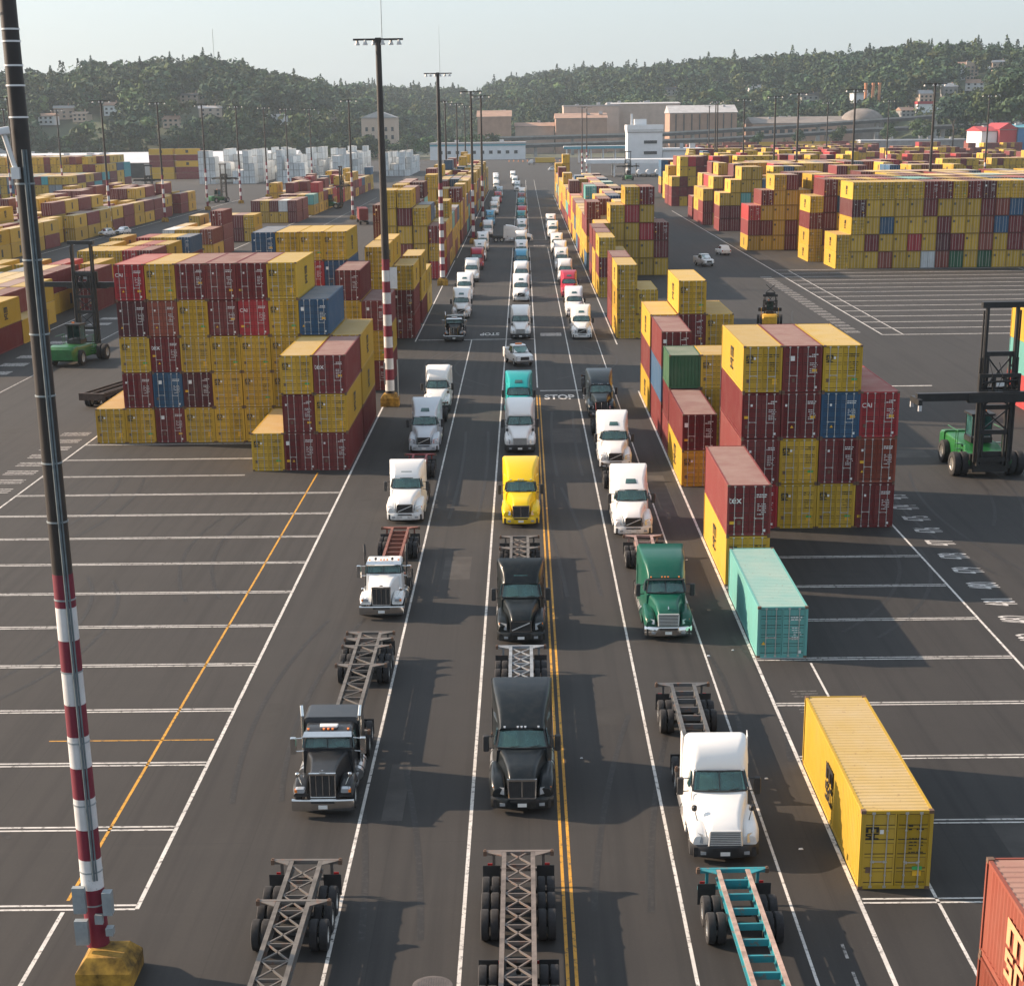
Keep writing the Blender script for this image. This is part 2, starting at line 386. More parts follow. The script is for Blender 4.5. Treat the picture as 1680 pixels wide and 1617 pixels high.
for (x0, x1, y0, y1, m_) in ((-4.9,-3.3,96,101.4,'patch2'),(3.0,4.3,70.5,73,'patch'),(-11.6,-10.2,118,131,'patch'),(-5.6,-4.8,60,66,'patch2'),(2.2,4.7,140,147,'patch2'),(8.9,10.2,112,126,'patch2'),(-11.8,-11.0,70,74,'patch'),(9.3,10.3,88,91,'patch'),
      (-24.5,-21,84.5,86.2,'patch'),(-30,-28.6,62,78,'patch2'),(16.5,20,95.5,97.2,'patch'),(27.5,31.5,132,135,'patch2'),(-47,-44,120,150,'patch'),(-10.8,-9.4,178,190,'patch2'),(2.2,4.4,186,193,'patch'),(28,33,178,182,'patch2'),(17.2,18.4,47,60,'patch2')):
    line(x0, x1, y0, y1, m_, 'asphalt_patch', .002)

# black tyre scrubs left by turning trucks
M['scrub'] = roadpaint('tyre_scrub', (.016,.015,.015), .50)
rk = random.Random(17)
def scrub(x, y, a, L_, curve, w=.22):
    for off in (-.95, .95):
        b = MB(); n = 14; px_, py_, ang = x + off*math.cos(a), y + off*math.sin(a), a + math.pi/2; L0 = []
        for i in range(n+1):
            nx_, ny_ = -math.sin(ang), math.cos(ang); L0 += [(px_-nx_*w/2, py_-ny_*w/2, .0035), (px_+nx_*w/2, py_+ny_*w/2, .0035)]
            px_ += math.cos(ang)*L_/n; py_ += math.sin(ang)*L_/n; ang += curve/n
        b.add(L0, [(2*i, 2*i+1, 2*i+3, 2*i+2) for i in range(n)]); tag(b.build('tyre_mark', M['scrub']), kind='structure')
for (x, y, a, L_, c) in ((-4.5,50,.05,16,.1),(3.1,52,-.06,20,-.12),(-10.6,62,.1,26,-.3),(9.8,66,-.1,18,.25),(-20,58,.7,24,-.8),(-27,72,-.5,26,.9),(-18,92,.3,22,-.5),(17,84,-.6,20,.6),(28,96,.2,30,-.4),(31,108,-.3,28,.5),(-4.4,172,.5,26,-.9),(4,176,-.6,28,1.0),(-9,180,.2,24,-.6),(27,150,.4,40,-.5),(-30,108,-.2,20,.4),(34,190,.1,50,-.3),(3.2,92,.03,30,.05),(-4.2,112,-.03,34,.06),(3.3,126,.02,30,-.05)): scrub(x, y, a, L_, c)

# ---------------------------------------------------------------- shipping containers
CL, CW = 12.192, 2.438
PAL = {'Y': (.51,.315,.026), 'M': (.150,.015,.019), 'D': (.085,.012,.019), 'R': (.34,.020,.030), 'N': (.21,.045,.028),
       'B': (.022,.085,.17), 'T': (.11,.34,.32), 'G': (.018,.10,.045), 'W': (.62,.65,.66), 'g': (.22,.25,.28), 'C': (.04,.30,.34)}
CNAME = {'Y': 'yellow', 'M': 'maroon', 'D': 'dark maroon', 'R': 'bright red', 'N': 'brownish red', 'B': 'blue', 'T': 'mint green', 'G': 'dark green', 'W': 'white', 'g': 'grey', 'C': 'cyan'}
def corrug(b, L, h, x, sgn, mi=0):
    """side wall of trapezoid corrugations, at x, outer face towards sgn"""
    p = .278; n = int((L-.3)/p); y = (L - n*p)/2; pts = [(x, .14)]
    d = .036*sgn
    for i in range(n):
        pts += [(x, y), (x, y+.072), (x-d, y+.14), (x-d, y+.21)]; y += p
    pts += [(x, L-.14)]
    vs = []; fs = []
    for (px, py) in pts: vs += [(px, py, .16), (px, py, h-.10)]
    for i in range(len(pts)-1): fs.append((2*i, 2*i+2, 2*i+3, 2*i+1))
    b.add(vs, fs, mi)
def container_meshes(L, h):
    D = {}
    b = MB()                                            # shell: posts, rails, side walls, front wall, castings, floor
    for x0 in (0, CW-.12):
        for y0, y1 in ((0, .10), (L-.10, L)): b.box(x0, x0+.12, y0, y1, .11, h-.11)
        b.box(x0+.02, x0+.10, .10, L-.10, 0.012, .17); b.box(x0+.01, x0+.11, .10, L-.10, h-.11, h-.02)
        for y0 in (0, L-.178):
            for z0 in (0, h-.118): b.box(x0-.004 if x0 == 0 else x0-.038, x0+.162 if x0 == 0 else x0+.124, y0-.004 if y0 == 0 else y0, y0+.182, z0, z0+.118, 1)
    b.box(.12, CW-.12, .02, .10, .015, .13); b.box(.12, CW-.12, .02, .10, h-.125, h-.015)
    b.box(.12, CW-.12, L-.09, L-.02, .015, .16); b.box(.12, CW-.12, L-.09, L-.02, h-.12, h-.02)
    corrug(b, L, h, .035, -1); corrug(b, L, h, CW-.035, 1)
    vs = []; n = 8
    for i in range(n):                                  # front (far) end wall, vertical corrugations
        x0 = .12 + i*(CW-.24)/n; w = (CW-.24)/n
        b.hexa([(x0+.02,L-.09,.16),(x0+w-.02,L-.09,.16),(x0+w-.06,L-.045,.16),(x0+.06,L-.045,.16),(x0+.02,L-.09,h-.12),(x0+w-.02,L-.09,h-.12),(x0+w-.06,L-.045,h-.12),(x0+.06,L-.045,h-.12)])
    b.box(.1, CW-.1, L-.12, L-.092, .1, h-.1); b.box(.08, CW-.08, .12, L-.12, .10, .16)
    b.box(.06, CW-.06, .09, .105, .14, h-.12)           # closes the box behind the doors
    D['shell'] = b.mesh('shipping_container', [M['wall'], M['casting']])
    b = MB(); p = .29; n = int((L-.4)/p); y = (L-n*p)/2; pts = [(.10, h-.045)]
    for i in range(n):
        pts += [(y, h-.045), (y+.05, h-.022), (y+.15, h-.022), (y+.20, h-.045)]; y += p
    pts += [(L-.10, h-.045)]
    vs = []; fs = []
    for py, pz in pts: vs += [(.10, py, pz), (CW-.10, py, pz)]
    for i in range(len(pts)-1): fs.append((2*i, 2*i+1, 2*i+3, 2*i+2))
    b.add(vs, fs)
    D['roof'] = b.mesh('roof', M['roofp'])
    for side in (0, 1):                                 # door leaf: five pressed panels in a frame
        b = MB(); x0 = .125 if side == 0 else CW/2+.012; x1 = CW/2-.012 if side == 0 else CW-.125
        z0, z1 = .135, h-.13
        b.box(x0, x1, .055, .088, z0, z1, 1)
        b.box(x0, x0+.05, .03, .056, z0, z1); b.box(x1-.05, x1, .03, .056, z0, z1)
        n = 5; ph = (z1-z0)/n
        for i in range(n):
            za = z0+i*ph; zb = za+ph
            b.box(x0+.05, x1-.05, .03, .056, za, za+.10)
            b.hexa([(x0+.05,.052,za+.16),(x1-.05,.052,za+.16),(x1-.05,.056,za+.12),(x0+.05,.056,za+.12),(x0+.05,.052,zb-.05),(x1-.05,.052,zb-.05),(x1-.05,.056,zb-.02),(x0+.05,.056,zb-.02)])
        for k in range(4):                              # hinges
            xh = x0-.02 if side == 0 else x1-.02; b.box(xh, xh+.04, .012, .03, z0+.2+k*(z1-z0-.5)/3, z0+.34+k*(z1-z0-.5)/3)
        D['door%d' % side] = b.mesh('door', [M['wall'], M['rubberseal']])
    b = MB(); b.tube((0,.005,.10), (0,.005,h-.09), .021, 6)
    for z in (.06, h-.14): b.box(-.055, .055, -.005, .05, z, z+.08)
    for z in (.5, 1.0, h-.75): b.box(-.035, .035, -.018, .03, z, z+.05)
    D['bar'] = b.mesh('locking_bar', M['galv'])
    b = MB(); b.box(0, .42, -.018, .002, 0, .035); b.box(0, .05, -.022, .02, -.03, .06); b.box(.36, .42, -.03, .02, -.03, .05)
    D['handle'] = b.mesh('door_handle', M['galv'])
    return D
CM = {('40', 1): container_meshes(CL, 2.896), ('40', 0): container_meshes(CL, 2.591), ('20', 0): container_meshes(6.058, 2.591)}
# lettering, flat print on the doors and sides
def glyph_boxes(b, s, d=.010):
    """lower-case m above s and c, in heavy square strokes, side s"""
    def r(u0, u1, v0, v1): b.box(u0*s, u1*s, -d, 0, v0*s, v1*s)
    r(-.5,-.30,.04,.5); r(-.10,.10,.04,.38); r(.30,.5,.04,.5); r(-.3,.3,.38,.5)
    r(-.5,-.06,-.14,-.04); r(-.5,-.36,-.27,-.14); r(-.36,-.06,-.32,-.22); r(-.20,-.06,-.42,-.32); r(-.5,-.06,-.52,-.42)
    r(.06,.20,-.52,-.04); r(.20,.5,-.14,-.04); r(.20,.5,-.52,-.42)
def emblem_mesh(s, mt):
    b = MB(); glyph_boxes(b, s); return b.mesh('emblem', mt)
EM = {'door': emblem_mesh(.44, M['black']), 'side': emblem_mesh(1.4, M['black'])}
M['orange_print'] = simple('orange_print', (.60,.32,.17), .6, 0, .1)
EM['sideo'] = emblem_mesh(1.45, M['orange_print'])
def txt_mesh(s, h, mt):
    me = fontmesh(s, h*1.35, .010); me.materials.clear(); me.materials.append(mt)
    me.transform(Matrix.Rotation(R(90), 4, 'X')); return me
EM['tex'] = txt_mesh('tex', .42, M['white']); EM['cai'] = txt_mesh('CAI', .30, M['white'])
def dash_mesh(mt, seed, rows, u0, u1, v0, v1, th=.05):
    """rows of illegible small print"""
    rd = random.Random(seed); b = MB()
    for i in range(rows):
        v = v1 - (v1-v0)*i/max(1, rows-1); u = u0
        while u < u1 - .05:
            w = rd.uniform(.05, .16)
            if rd.random() < .8: b.box(u, min(u+w, u1), -.006, 0, v, v+th)
            u += w + .03
    return b.mesh('marking', mt)
DASHW = []; DASHK = []
for sd_ in range(4):
    b = MB(); me1 = dash_mesh(M['white'], sd_, 2, 1.62, 2.2, 2.18, 2.30, .06); me2 = dash_mesh(M['white'], sd_+9, 6, 1.68, 2.16, 1.2, 1.78, .04)
    def join(a, c, nm):
        b = MB()
        for me in (a, c): b.add([v.co for v in me.vertices], [list(p.vertices) for p in me.polygons])
        return b.mesh(nm, a.materials[0])
    DASHW.append(join(me1, me2, 'marking'))
    DASHK.append(join(dash_mesh(M['black'], sd_+20, 2, 1.62, 2.2, 2.18, 2.30, .05), dash_mesh(M['black'], sd_+31, 5, 1.66, 2.16, 1.35, 1.85, .035), 'marking'))
def sq(w, h, mt, name):
    b = MB(); b.box(-w/2, w/2, -.006, 0, -h/2, h/2); return b.mesh(name, mt)
ST = {'w': sq(.13,.15,M['white'],'sticker'), 'y': sq(.30,.15,M['sticker_y'],'sticker'), 'g': sq(.34,.13,M['sticker_g'],'sticker'), 'yt': sq(.30,.17,M['sticker_y'],'sticker'),
      'c': sq(.17,.22,M['casting'],'sticker'), 'wb': sq(.26,.30,M['white'],'sticker')}
def tri_st(mt):
    b = MB(); b.prism([(-.1,-.08),(.1,-.08),(0,.09)], 'y', -.006, 0); return b.mesh('sticker', mt)
ST['tri'] = tri_st(M['sticker_y'])
CRND = random.Random(5)
def make_container(x, y, z, code, size='40', hc=1, detail=2, label=None, group=None, special=None, end=0):
    """detail 2: every part; 1: roof, doors and bars; end=1 shows the closed end instead of the doors"""
    D = CM[(size, hc)]; c = PAL[code]; rd = CRND; h = 2.896 if hc else 2.591; L = 6.058 if size == '20' else CL
    u_ = rd.uniform(.90, 1.10); c = tuple(k*u_*rd.uniform(.97, 1.03) for k in c)
    root = obj('shipping_container', D['shell'], None, (x + rd.uniform(-.012,.012), y + rd.uniform(-.06,.06), z), 0, c)
    if end: root.rotation_euler = (0, 0, math.pi); root.location = (x+CW, y+L, z)
    tag(root, label, 'shipping container', group)
    obj('roof', D['roof'], root, None, 0, c)
    doors = [obj('door', D['door0'], root, None, 0, c), obj('door', D['door1'], root, None, 0, c)]
    for d, xs in ((0, (.42, .90)), (1, (1.54, 2.02))):
        for xx in xs: obj('locking_bar', D['bar'], doors[d], (xx, 0, 0))
        if detail > 1: obj('door_handle', D['handle'], doors[d], (xs[0] + .03, 0, 1.02 if d == 0 else .98))
    if end: return root
    dk = code in 'YTWC'
    tag(obj('marking', (DASHK if code == 'Y' else DASHW)[rd.randrange(4)], root, (0, .028, 0 if hc else -.28)), kind='stuff')
    zo = 0 if hc else -.28
    if code == 'Y':
        obj('emblem', EM['door'], root, (.40, .028, 2.08+zo)); obj('sticker', ST['w'], root, (.72, .026, 2.12+zo))
        obj('emblem', EM['side'], root, (-.004, L/2, h/2), R(-90)); obj('emblem', EM['side'], root, (CW+.004, L/2, h/2), R(90))
        if detail > 1 or rd.random() < .6:
            obj('sticker', ST['g' if rd.random() < .6 else 'y'], root, (1.98, .026, .78)); obj('sticker', ST['yt'], root, (1.98, .026, .58)); obj('sticker', ST['c'], root, (.32, .026, .72))
    else:
        if special in ('tex', 'cai'): obj('emblem', EM[special], root, (.42, .024, 2.02+zo))
        elif code in 'MDNRB': obj('emblem', ST['wb'] if rd.random() < .4 else ST['w'], root, (rd.choice((.28,.6)), .026, 2.1+zo))
        if rd.random() < .7: obj('sticker', ST['y' if rd.random() < .5 else 'yt'], root, (rd.choice((.3, 1.98)), .026, rd.choice((.75, 1.35))))
        obj('sticker', ST['tri' if rd.random() < .5 else 'c'], root, (rd.choice((.32,.68)), .026, .75)); obj('sticker', ST['w'], root, (2.1, .026, .3))
    return root

# stacks: block -> rows (y, {column: tiers from the ground up}); column 0 is the one by the truck lanes
STACKS = []        # (block, row, col, tier, x, y, z, code, size, hc, end)
def pile(block, row, y, cols, xf, size='40', hc=1, end=''):
    th = 2.91 if hc else 2.604
    for k, s in cols.items():
        for t, c in enumerate(s):
            STACKS.append([block, row, k, t, xf(k), y, t*th, c, size, hc, 1 if c in end else 0])
LX = lambda k: -13.4 - CW - 2.48*k
RX = lambda k: 11.2 + 2.48*k
L_ROWS = [(129.28, {0:'MYM', 1:'MMY', 2:'Y'}), (142.07, {0:'MYY', 1:'YYYB', 2:'YYYYY', 3:'YYYRM', 4:'YYYMM', 5:'YDYYM', 6:'MBMNY', 7:'YMYDR', 8:'Y'}),
          (170.45, {0:'MYM', 1:'YYYM', 2:'YM'}), (183.5, {2:'YMYBY', 3:'YYMRY', 4:'YMYMY', 5:'YYMYB'}), (203.2, {1:'YYYY'}), (213.4, {0:'MMY'}),
          (216.4, {1:'YYMY'}), (229.8, {0:'MYY', 1:'MY'}), (243.0, {0:'YY'})]
for r, (y, c) in enumerate(L_ROWS): pile('left', r, y, c, LX)
DX = lambda k: -13.5 - CW - 2.60*k
rs = random.Random(21)
def rc(n, p='YYYYYYYYYMMMMDRNBT'): return ''.join(rs.choice(p) for _ in range(n))
pile('left', 9, 298.0, {0:'RYM', 1:'YYYY', 2:'YNYMY', 3:'YYYYY'}, DX)
yy = 311.0
for r in range(10, 40):
    hts = {0: rs.choice((3,3,4,4)), 1: rs.choice((3,4,4)), 2: rs.choice((3,4,5)), 3: rs.choice((4,4,5)), 4: rs.choice((2,3,4))}
    pile('left', r, yy, {k: rc(n) for k, n in hts.items()}, DX); yy += 13.3
    if yy > 700: break
    if r in (14, 22): yy += 9
R_ROWS = [(26.44, {0:'MNN'}, 0, '40'), (53.5, {0:'Y'}, 1, '40'), (80.2, {0:'T'}, 0, '40'), (93.8, {0:'YM'}, 1, '40'),
          (108.08, {1:'RMMY', 2:'YYMM', 3:'YMBY', 4:'MNR'}, 1, '40'), (121.7, {0:'YM'}, 0, '40'), (134.0, {0:'MMG', 1:'YYY'}, 0, '20'), (141.7, {0:'MBM', 1:'YY'}, 1, '40'),
          (154.7, {0:'YMY', 1:'MYMY', 2:'MYY'}, 1, '40'), (210.6, {0:'YYY', 1:'YY'}, 1, '40'), (223.4, {0:'MMM', 1:'Y'}, 1, '40'), (262.0, {0:'YMY'}, 1, '40'),
          (275.0, {0:'YYM', 1:'YY'}, 1, '40'), (288.0, {0:'MDM'}, 1, '40')]
for r, (y, c, hc, sz) in enumerate(R_ROWS): pile('right', r, y, c, RX, sz, hc, 'G')
pile('right', 14, 300.0, {0:'YYY', 1:'YYYY', 2:'YYYRY', 3:'YYRYM', 4:'YMM'}, lambda k: 12.2 + 2.5*k)
yy = 313.0
for r in range(15, 40):
    hts = {0: rs.choice((3,3,4)), 1: rs.choice((3,4,4)), 2: rs.choice((3,4,4)), 3: rs.choice((3,4)), 4: rs.choice((2,3))}
    cc = {k: rc(n) for k, n in hts.items()}
    if r == 21: cc[1] = 'YMYT'; cc[0] = 'YYM'; cc[2] = 'YYMM'; cc[3] = 'YYYY'
    if r > 30: cc = {k: s[:4-k] for k, s in cc.items() if k < 3}
    pile('right', r, yy, cc, RX); yy += 12.9
    if yy > 600: break
pile('right', 41, 612., {0:'YYYY', 1:'YMYYY', 2:'MY'}, RX)
# second block on the right
FR = ['YY', 'YYYDY', 'YMYYY', 'NYBYY', 'YYYYY', 'YRYYY', 'WYYMM', 'NDMYM', 'GMYYY', 'YYYYM', 'GNNMD', 'YYBNY', 'YMMBY']
pile('far right', 0, 308.3, {i: (FR[i] if i < len(FR) else rc(5)) for i in range(22)}, lambda k: 54.56 + 2.48*k)
S2 = {0:'YYMY', 1:'YMMMM'}; S2.update({k: rc(5) for k in range(2, 22)})
pile('far right', 1, 324.9, S2, lambda k: 52.4 + 2.48*k)
tp = 'RMMMMYMMYYMYTTYMYMYYM'
pile('far right', 2, 341.2, {k: rc(4) + tp[k] for k in range(len(tp))}, lambda k: 57.6 + 2.48*k)
P2X = lambda k: 45.2 + 2.48*k
def block2(r, y, start, left, n, p='YYYYYYYYMMMMDRNB'):
    d = dict(enumerate(left))
    for k in range(len(left), n): d[k] = rc(rs.choice((4,5,5)), p)
    pile('far right', r, y, d, lambda k: start + 2.48*k)
block2(3, 355.6, 45.1, ['YMR', 'YMYM', 'YYYYY', 'MMYYM', 'YYYY'], 24)
block2(4, 370., 47.6, ['YY', 'YMY'], 24); block2(5, 420., 46.4, ['MMY', 'MMYY', 'MYTYY', 'YMYYY'], 24); block2(6, 446., 45.1, ['MMY', 'YRNY', 'YYYM'], 20)
block2(7, 460., 45.3, ['MYY', 'YYYR'], 20); block2(8, 474., 45.1, ['MM', 'YYYY'], 22); block2(9, 548., 45.7, ['MMY', 'YMMYY', 'MMYYR', 'YYYMM'], 24); block2(10, 562., 45.7, ['MMYY'], 20)
block2(11, 600., 48., ['YYY', 'MYYY'], 26); block2(12, 646., 50, ['MYBB', 'RRDM'], 26); block2(13, 700., 60, ['YY', 'MYY'], 24)
pile('far right', 14, 148.0, {0:'RTY', 1:'MRY'}, lambda k: 44.7 + 2.48*k)
# yards left: second, third and fourth blocks
X2 = lambda k: -61.2 - CW - 2.48*k
B2 = [(187., {0:'M', 1:'MY', 2:'MY', 3:'YM', 5:'YY'}), (199.6, {0:'MY', 1:'MY', 2:'YY', 3:'YM', 4:'MY', 5:'YY'}), (212., {0:'Y', 1:'YM', 2:'MY', 3:'YB', 4:'YY', 5:'MY', 6:'YM'}), (224.6, {1:'YY', 2:'MM', 3:'YY', 4:'YM', 5:'MY', 6:'YY', 7:'YM'}), (236.8, {2:'YM', 3:'YY', 4:'MY', 5:'YB', 6:'YY', 7:'MM', 8:'YY'}), (249., {0:'MM', 2:'YM', 3:'YY', 4:'YB', 6:'YY', 8:'YM'}), (262., {0:'M', 1:'YY', 3:'YR', 5:'YY', 7:'YY'}),
      (290., {0:'YM', 1:'YR', 2:'YY', 3:'YY', 4:'YY'}), (304., {0:'YY', 1:'YR', 2:'YY', 4:'MY'}), (324., {0:'MB', 1:'YY', 2:'YY', 3:'YR', 5:'YY'}), (348., {0:'YN', 1:'YY', 2:'MY', 3:'YW'}), (361., {0:'MMM', 1:'YY', 3:'YY'}),
      (403., {0:'YY', 1:'MM', 2:'YY', 3:'YM', 5:'YY'}), (480., {0:'MM', 1:'YW', 2:'YM', 3:'YY', 4:'YM'}), (494., {0:'MM', 1:'YY', 2:'YM', 4:'YM'}), (520., {0:'YT', 1:'YY', 2:'YM', 3:'YM'})]
for r, (y, c) in enumerate(B2): pile('middle left', r, y, c, X2)
yy = 534.
for r in range(14, 30):
    pile('middle left', r, yy, {k: rc(rs.choice((2,2,3)), 'YYYYYMMMMRB') for k in range(6) if rs.random() < .85}, X2); yy += 13.2
    if yy > 720: break
yy = 416.
X3 = lambda k: -104. - CW - 2.48*k
yy = 345.
for r in range(30):
    pile('third left', r, yy, {k: rc(rs.choice((1,2,2,2,3)) if k else 2, 'YYYYMMMMY') for k in range(0, 14) if rs.random() < .9}, X3); yy += 13.0
    if yy > 560: break
X4 = lambda k: -163. - CW - 2.48*k
yy = 640.
for r in range(8):
    pile('fourth left', r, yy, {k: rc(rs.choice((4,5,5)) if r > 3 else 3, 'YYYYYMMMMBgC') for k in range(0, 30)}, X4); yy += 13.
for r in range(10): pile('reefer', r, 815 + 14*r, {k: 'W'*max(1, rs.choice((1,2,3,4,5)) - (1 if k % 7 > 4 else 0)) for k in range(0, 26) if (k // 4) % 2 == 0 or rs.random() < .25}, lambda k: -84. - 2.55*k)
for r in range(7): pile('reefer', r+20, 905 + 14*r, {k: 'W'*rs.choice((1,2,3,4)) for k in range(0, 20) if (k // 5) % 2 == 0}, lambda k: -60. - 2.6*k)
for r in range(24):                                     # long rows in the far yard
    y = 745 + 26.*r
    if y > 1300: break
    d = {}; k = rs.randrange(0, 6)
    while k < 150:
        n = rs.randrange(5, 24); h = rs.choice((1,1,2,2,3)); p_ = rs.choice(('YYYYYM', 'MMMMNY', 'YYMMMN', 'YYMMMMRB'))
        for q in range(n): d[k+q] = rc(max(1, h - (rs.random() < .15)), p_)
        k += n + rs.randrange(2, 14)
    pile('far yard', r, y, d, lambda k: 108 + 2.55*k)

def exposed(rec, occ):
    b, r, k, t, x, y, z, c, sz, hc, e = rec
    top = (b, r, k, t+1) not in occ; side = (b, r, k-1, t) not in occ
    front = not any(bb == b and abs(xx - x) < 1.2 and tt >= t and 0 < y - yy_ < 13.6 for (bb, xx, yy_, tt) in NEARX.get((b, round(x/4)), ()))
    return (2 if front else 0) + (1 if top else 0) + (1 if side else 0)
occ = {(s[0], s[1], s[2], s[3]) for s in STACKS}
NEARX = {}
for s in STACKS:
    for g in (-1, 0, 1): NEARX.setdefault((s[0], round(s[4]/4)+g), []).append((s[0], s[4], s[5], s[3]))
scored = []
for s in STACKS:
    d = math.hypot(s[4], s[5]); px = (s[4]+1.2)/s[5]
    if abs(px) > .345 and s[5] > 40: vis = 0
    else: vis = exposed(s, occ)
    scored.append((d / (1 + .35*vis) if vis else 1e9, s))
scored.sort(key=lambda q: q[0])
INDIV = [s for q, s in scored[:300] if q < 1e8]; ids = {id(s) for s in INDIV}
REST = [s for s in STACKS if id(s) not in ids and s[5] < 1400]
ORD = 'first second third fourth fifth sixth seventh eighth ninth tenth eleventh twelfth thirteenth fourteenth fifteenth sixteenth seventeenth eighteenth nineteenth twentieth twenty-first twenty-second twenty-third twenty-fourth'.split()
def ordn(n): return ORD[n] if n < 24 else 'outermost'
TIER = ['ground', 'second', 'third', 'fourth', 'fifth', 'sixth']
BW = {'left': 'left stacks by the lanes', 'right': 'right stacks by the lanes', 'far right': 'block across the right aisle', 'middle left': 'low block beyond left aisle', 'third left': 'outer left block'}
SPECIAL = {('left',0,0,2): 'tex', ('left',1,6,2): 'tex', ('right',3,0,1): 'tex', ('left',1,7,4): 'cai', ('left',1,3,3): 'cai', ('right',4,4,2): 'cai'}
OWN = {('right',1,0,0): 'lone yellow container on the pavement beside the white truck', ('right',2,0,0): 'rust-edged mint green container alone in front of the tex stack',
       ('right',0,0,2): 'brick red container with orange emblem at bottom right corner of view', ('right',6,0,2): 'dark green short container, closed end showing, on top of its stack'}
for s in INDIV:
    b, r, k, t, x, y, z, c, sz, hc, e = s
    lab = OWN.get((b,r,k,t)) or '%s container, %s tier, %s column, %s row of %s' % (CNAME[c], TIER[t], ordn(k), ordn(r), BW.get(b, b + ' block'))
    o = make_container(x, y, z, c, sz, hc, 2 if y < 215 else 1, lab, 'stacked shipping containers', SPECIAL.get((b,r,k,t)), e)
    if (b, r, k) == ('right', 0, 0): obj('emblem', EM['sideo'], o, (-.004, 9.3, 1.3), R(-90))
# the containers past the three hundred that show largest: one object
SUB = {}
def rest_mesh(recs):
    V = []; F = []; C = []; RND = random.Random(3)
    def box(x0,x1,y0,y1,z0,z1,c):
        b = len(V); V.extend([(x0,y0,z0),(x1,y0,z0),(x1,y1,z0),(x0,y1,z0),(x0,y0,z1),(x1,y0,z1),(x1,y1,z1),(x0,y1,z1)])
        F.extend([(b+3,b+2,b+1,b),(b+4,b+5,b+6,b+7),(b,b+1,b+5,b+4),(b+1,b+2,b+6,b+5),(b+2,b+3,b+7,b+6),(b+3,b,b+4,b+7)]); C.extend([c]*6)
    def mixd(c, k): return tuple(q*(1-k) + w*k for q, w in zip(c, (.60,.53,.43)))
    for (b_, r, k, t, x, y, z, c, sz, hc, e) in recs:
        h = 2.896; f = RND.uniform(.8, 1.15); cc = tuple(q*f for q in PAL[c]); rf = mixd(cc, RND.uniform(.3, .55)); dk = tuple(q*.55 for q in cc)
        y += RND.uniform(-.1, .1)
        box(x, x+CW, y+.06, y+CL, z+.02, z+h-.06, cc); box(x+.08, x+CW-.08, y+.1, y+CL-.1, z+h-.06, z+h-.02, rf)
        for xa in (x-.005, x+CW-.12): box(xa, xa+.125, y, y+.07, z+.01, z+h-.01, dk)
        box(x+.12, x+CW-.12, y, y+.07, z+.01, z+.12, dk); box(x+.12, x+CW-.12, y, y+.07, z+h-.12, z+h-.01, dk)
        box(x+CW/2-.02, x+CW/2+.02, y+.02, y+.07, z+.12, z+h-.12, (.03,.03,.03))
        if y < 520:
            for q in (.42, .90, 1.54, 2.02): box(x+q-.02, x+q+.02, y, y+.07, z+.12, z+h-.12, (.45,.43,.40))
        if c == 'Y':
            box(x+.25, x+.62, y+.045, y+.07, z+1.85, z+2.25, (.03,.03,.02)); box(x-.012, x, y+5.6, y+6.8, z+.7, z+2.2, (.03,.03,.02)); box(x+CW, x+CW+.012, y+5.6, y+6.8, z+.7, z+2.2, (.03,.03,.02))
    for (x, y, st) in SIDE:
        for t, c in enumerate(st):
            z = t*2.95; cc = PAL[c]; box(x, x+12.2, y, y+2.44, z+.02, z+2.8, cc); box(x+.1, x+12.1, y+.1, y+2.34, z+2.8, z+2.88, mixd(cc, .45))
            for xa in (x-.01, x+12.09): box(xa, xa+.12, y-.02, y+.1, z, z+2.9, tuple(q*.5 for q in cc))
            if c == 'Y': box(x+5.4, x+6.8, y-.015, y, z+.8, z+2.2, (.03,.03,.02))
    me = bpy.data.meshes.new('stacked_containers'); me.from_pydata(V, [], F)
    at = me.color_attributes.new('Col', 'FLOAT_COLOR', 'CORNER')
    arr = np.ones((len(C), 4, 4), np.float32); arr[:, :, :3] = np.array(C, np.float32)[:, None, :]
    at.data.foreach_set('color', arr.ravel()); return me
def attrmat(name, rough=.65):
    mt, t, p = newmat(name); a = node(t, 'ShaderNodeAttribute', attribute_name='Col')
    tc = node(t, 'ShaderNodeTexCoord').outputs['Object']; n = noise(t, .9, 4, .6, tc)
    t.links.new(mixc(t, ramp(t, n, .45, .8, (0,0,0), (.3,.3,.3)), a.outputs['Color'], (.22,.17,.13)), p.inputs['Base Color']); p.inputs['Roughness'].default_value = rough; return mt
SIDE = [(-188., 901., 'YYMMY'), (-188., 904.2, 'YMYMY'), (-175., 902., 'MMYMY'), (-175., 905.4, 'YMMYM')]
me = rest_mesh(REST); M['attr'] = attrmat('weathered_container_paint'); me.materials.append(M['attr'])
tag(obj('stacked_containers', me), 'far rows of stacked yellow and maroon containers', 'shipping containers', None, 'stuff')

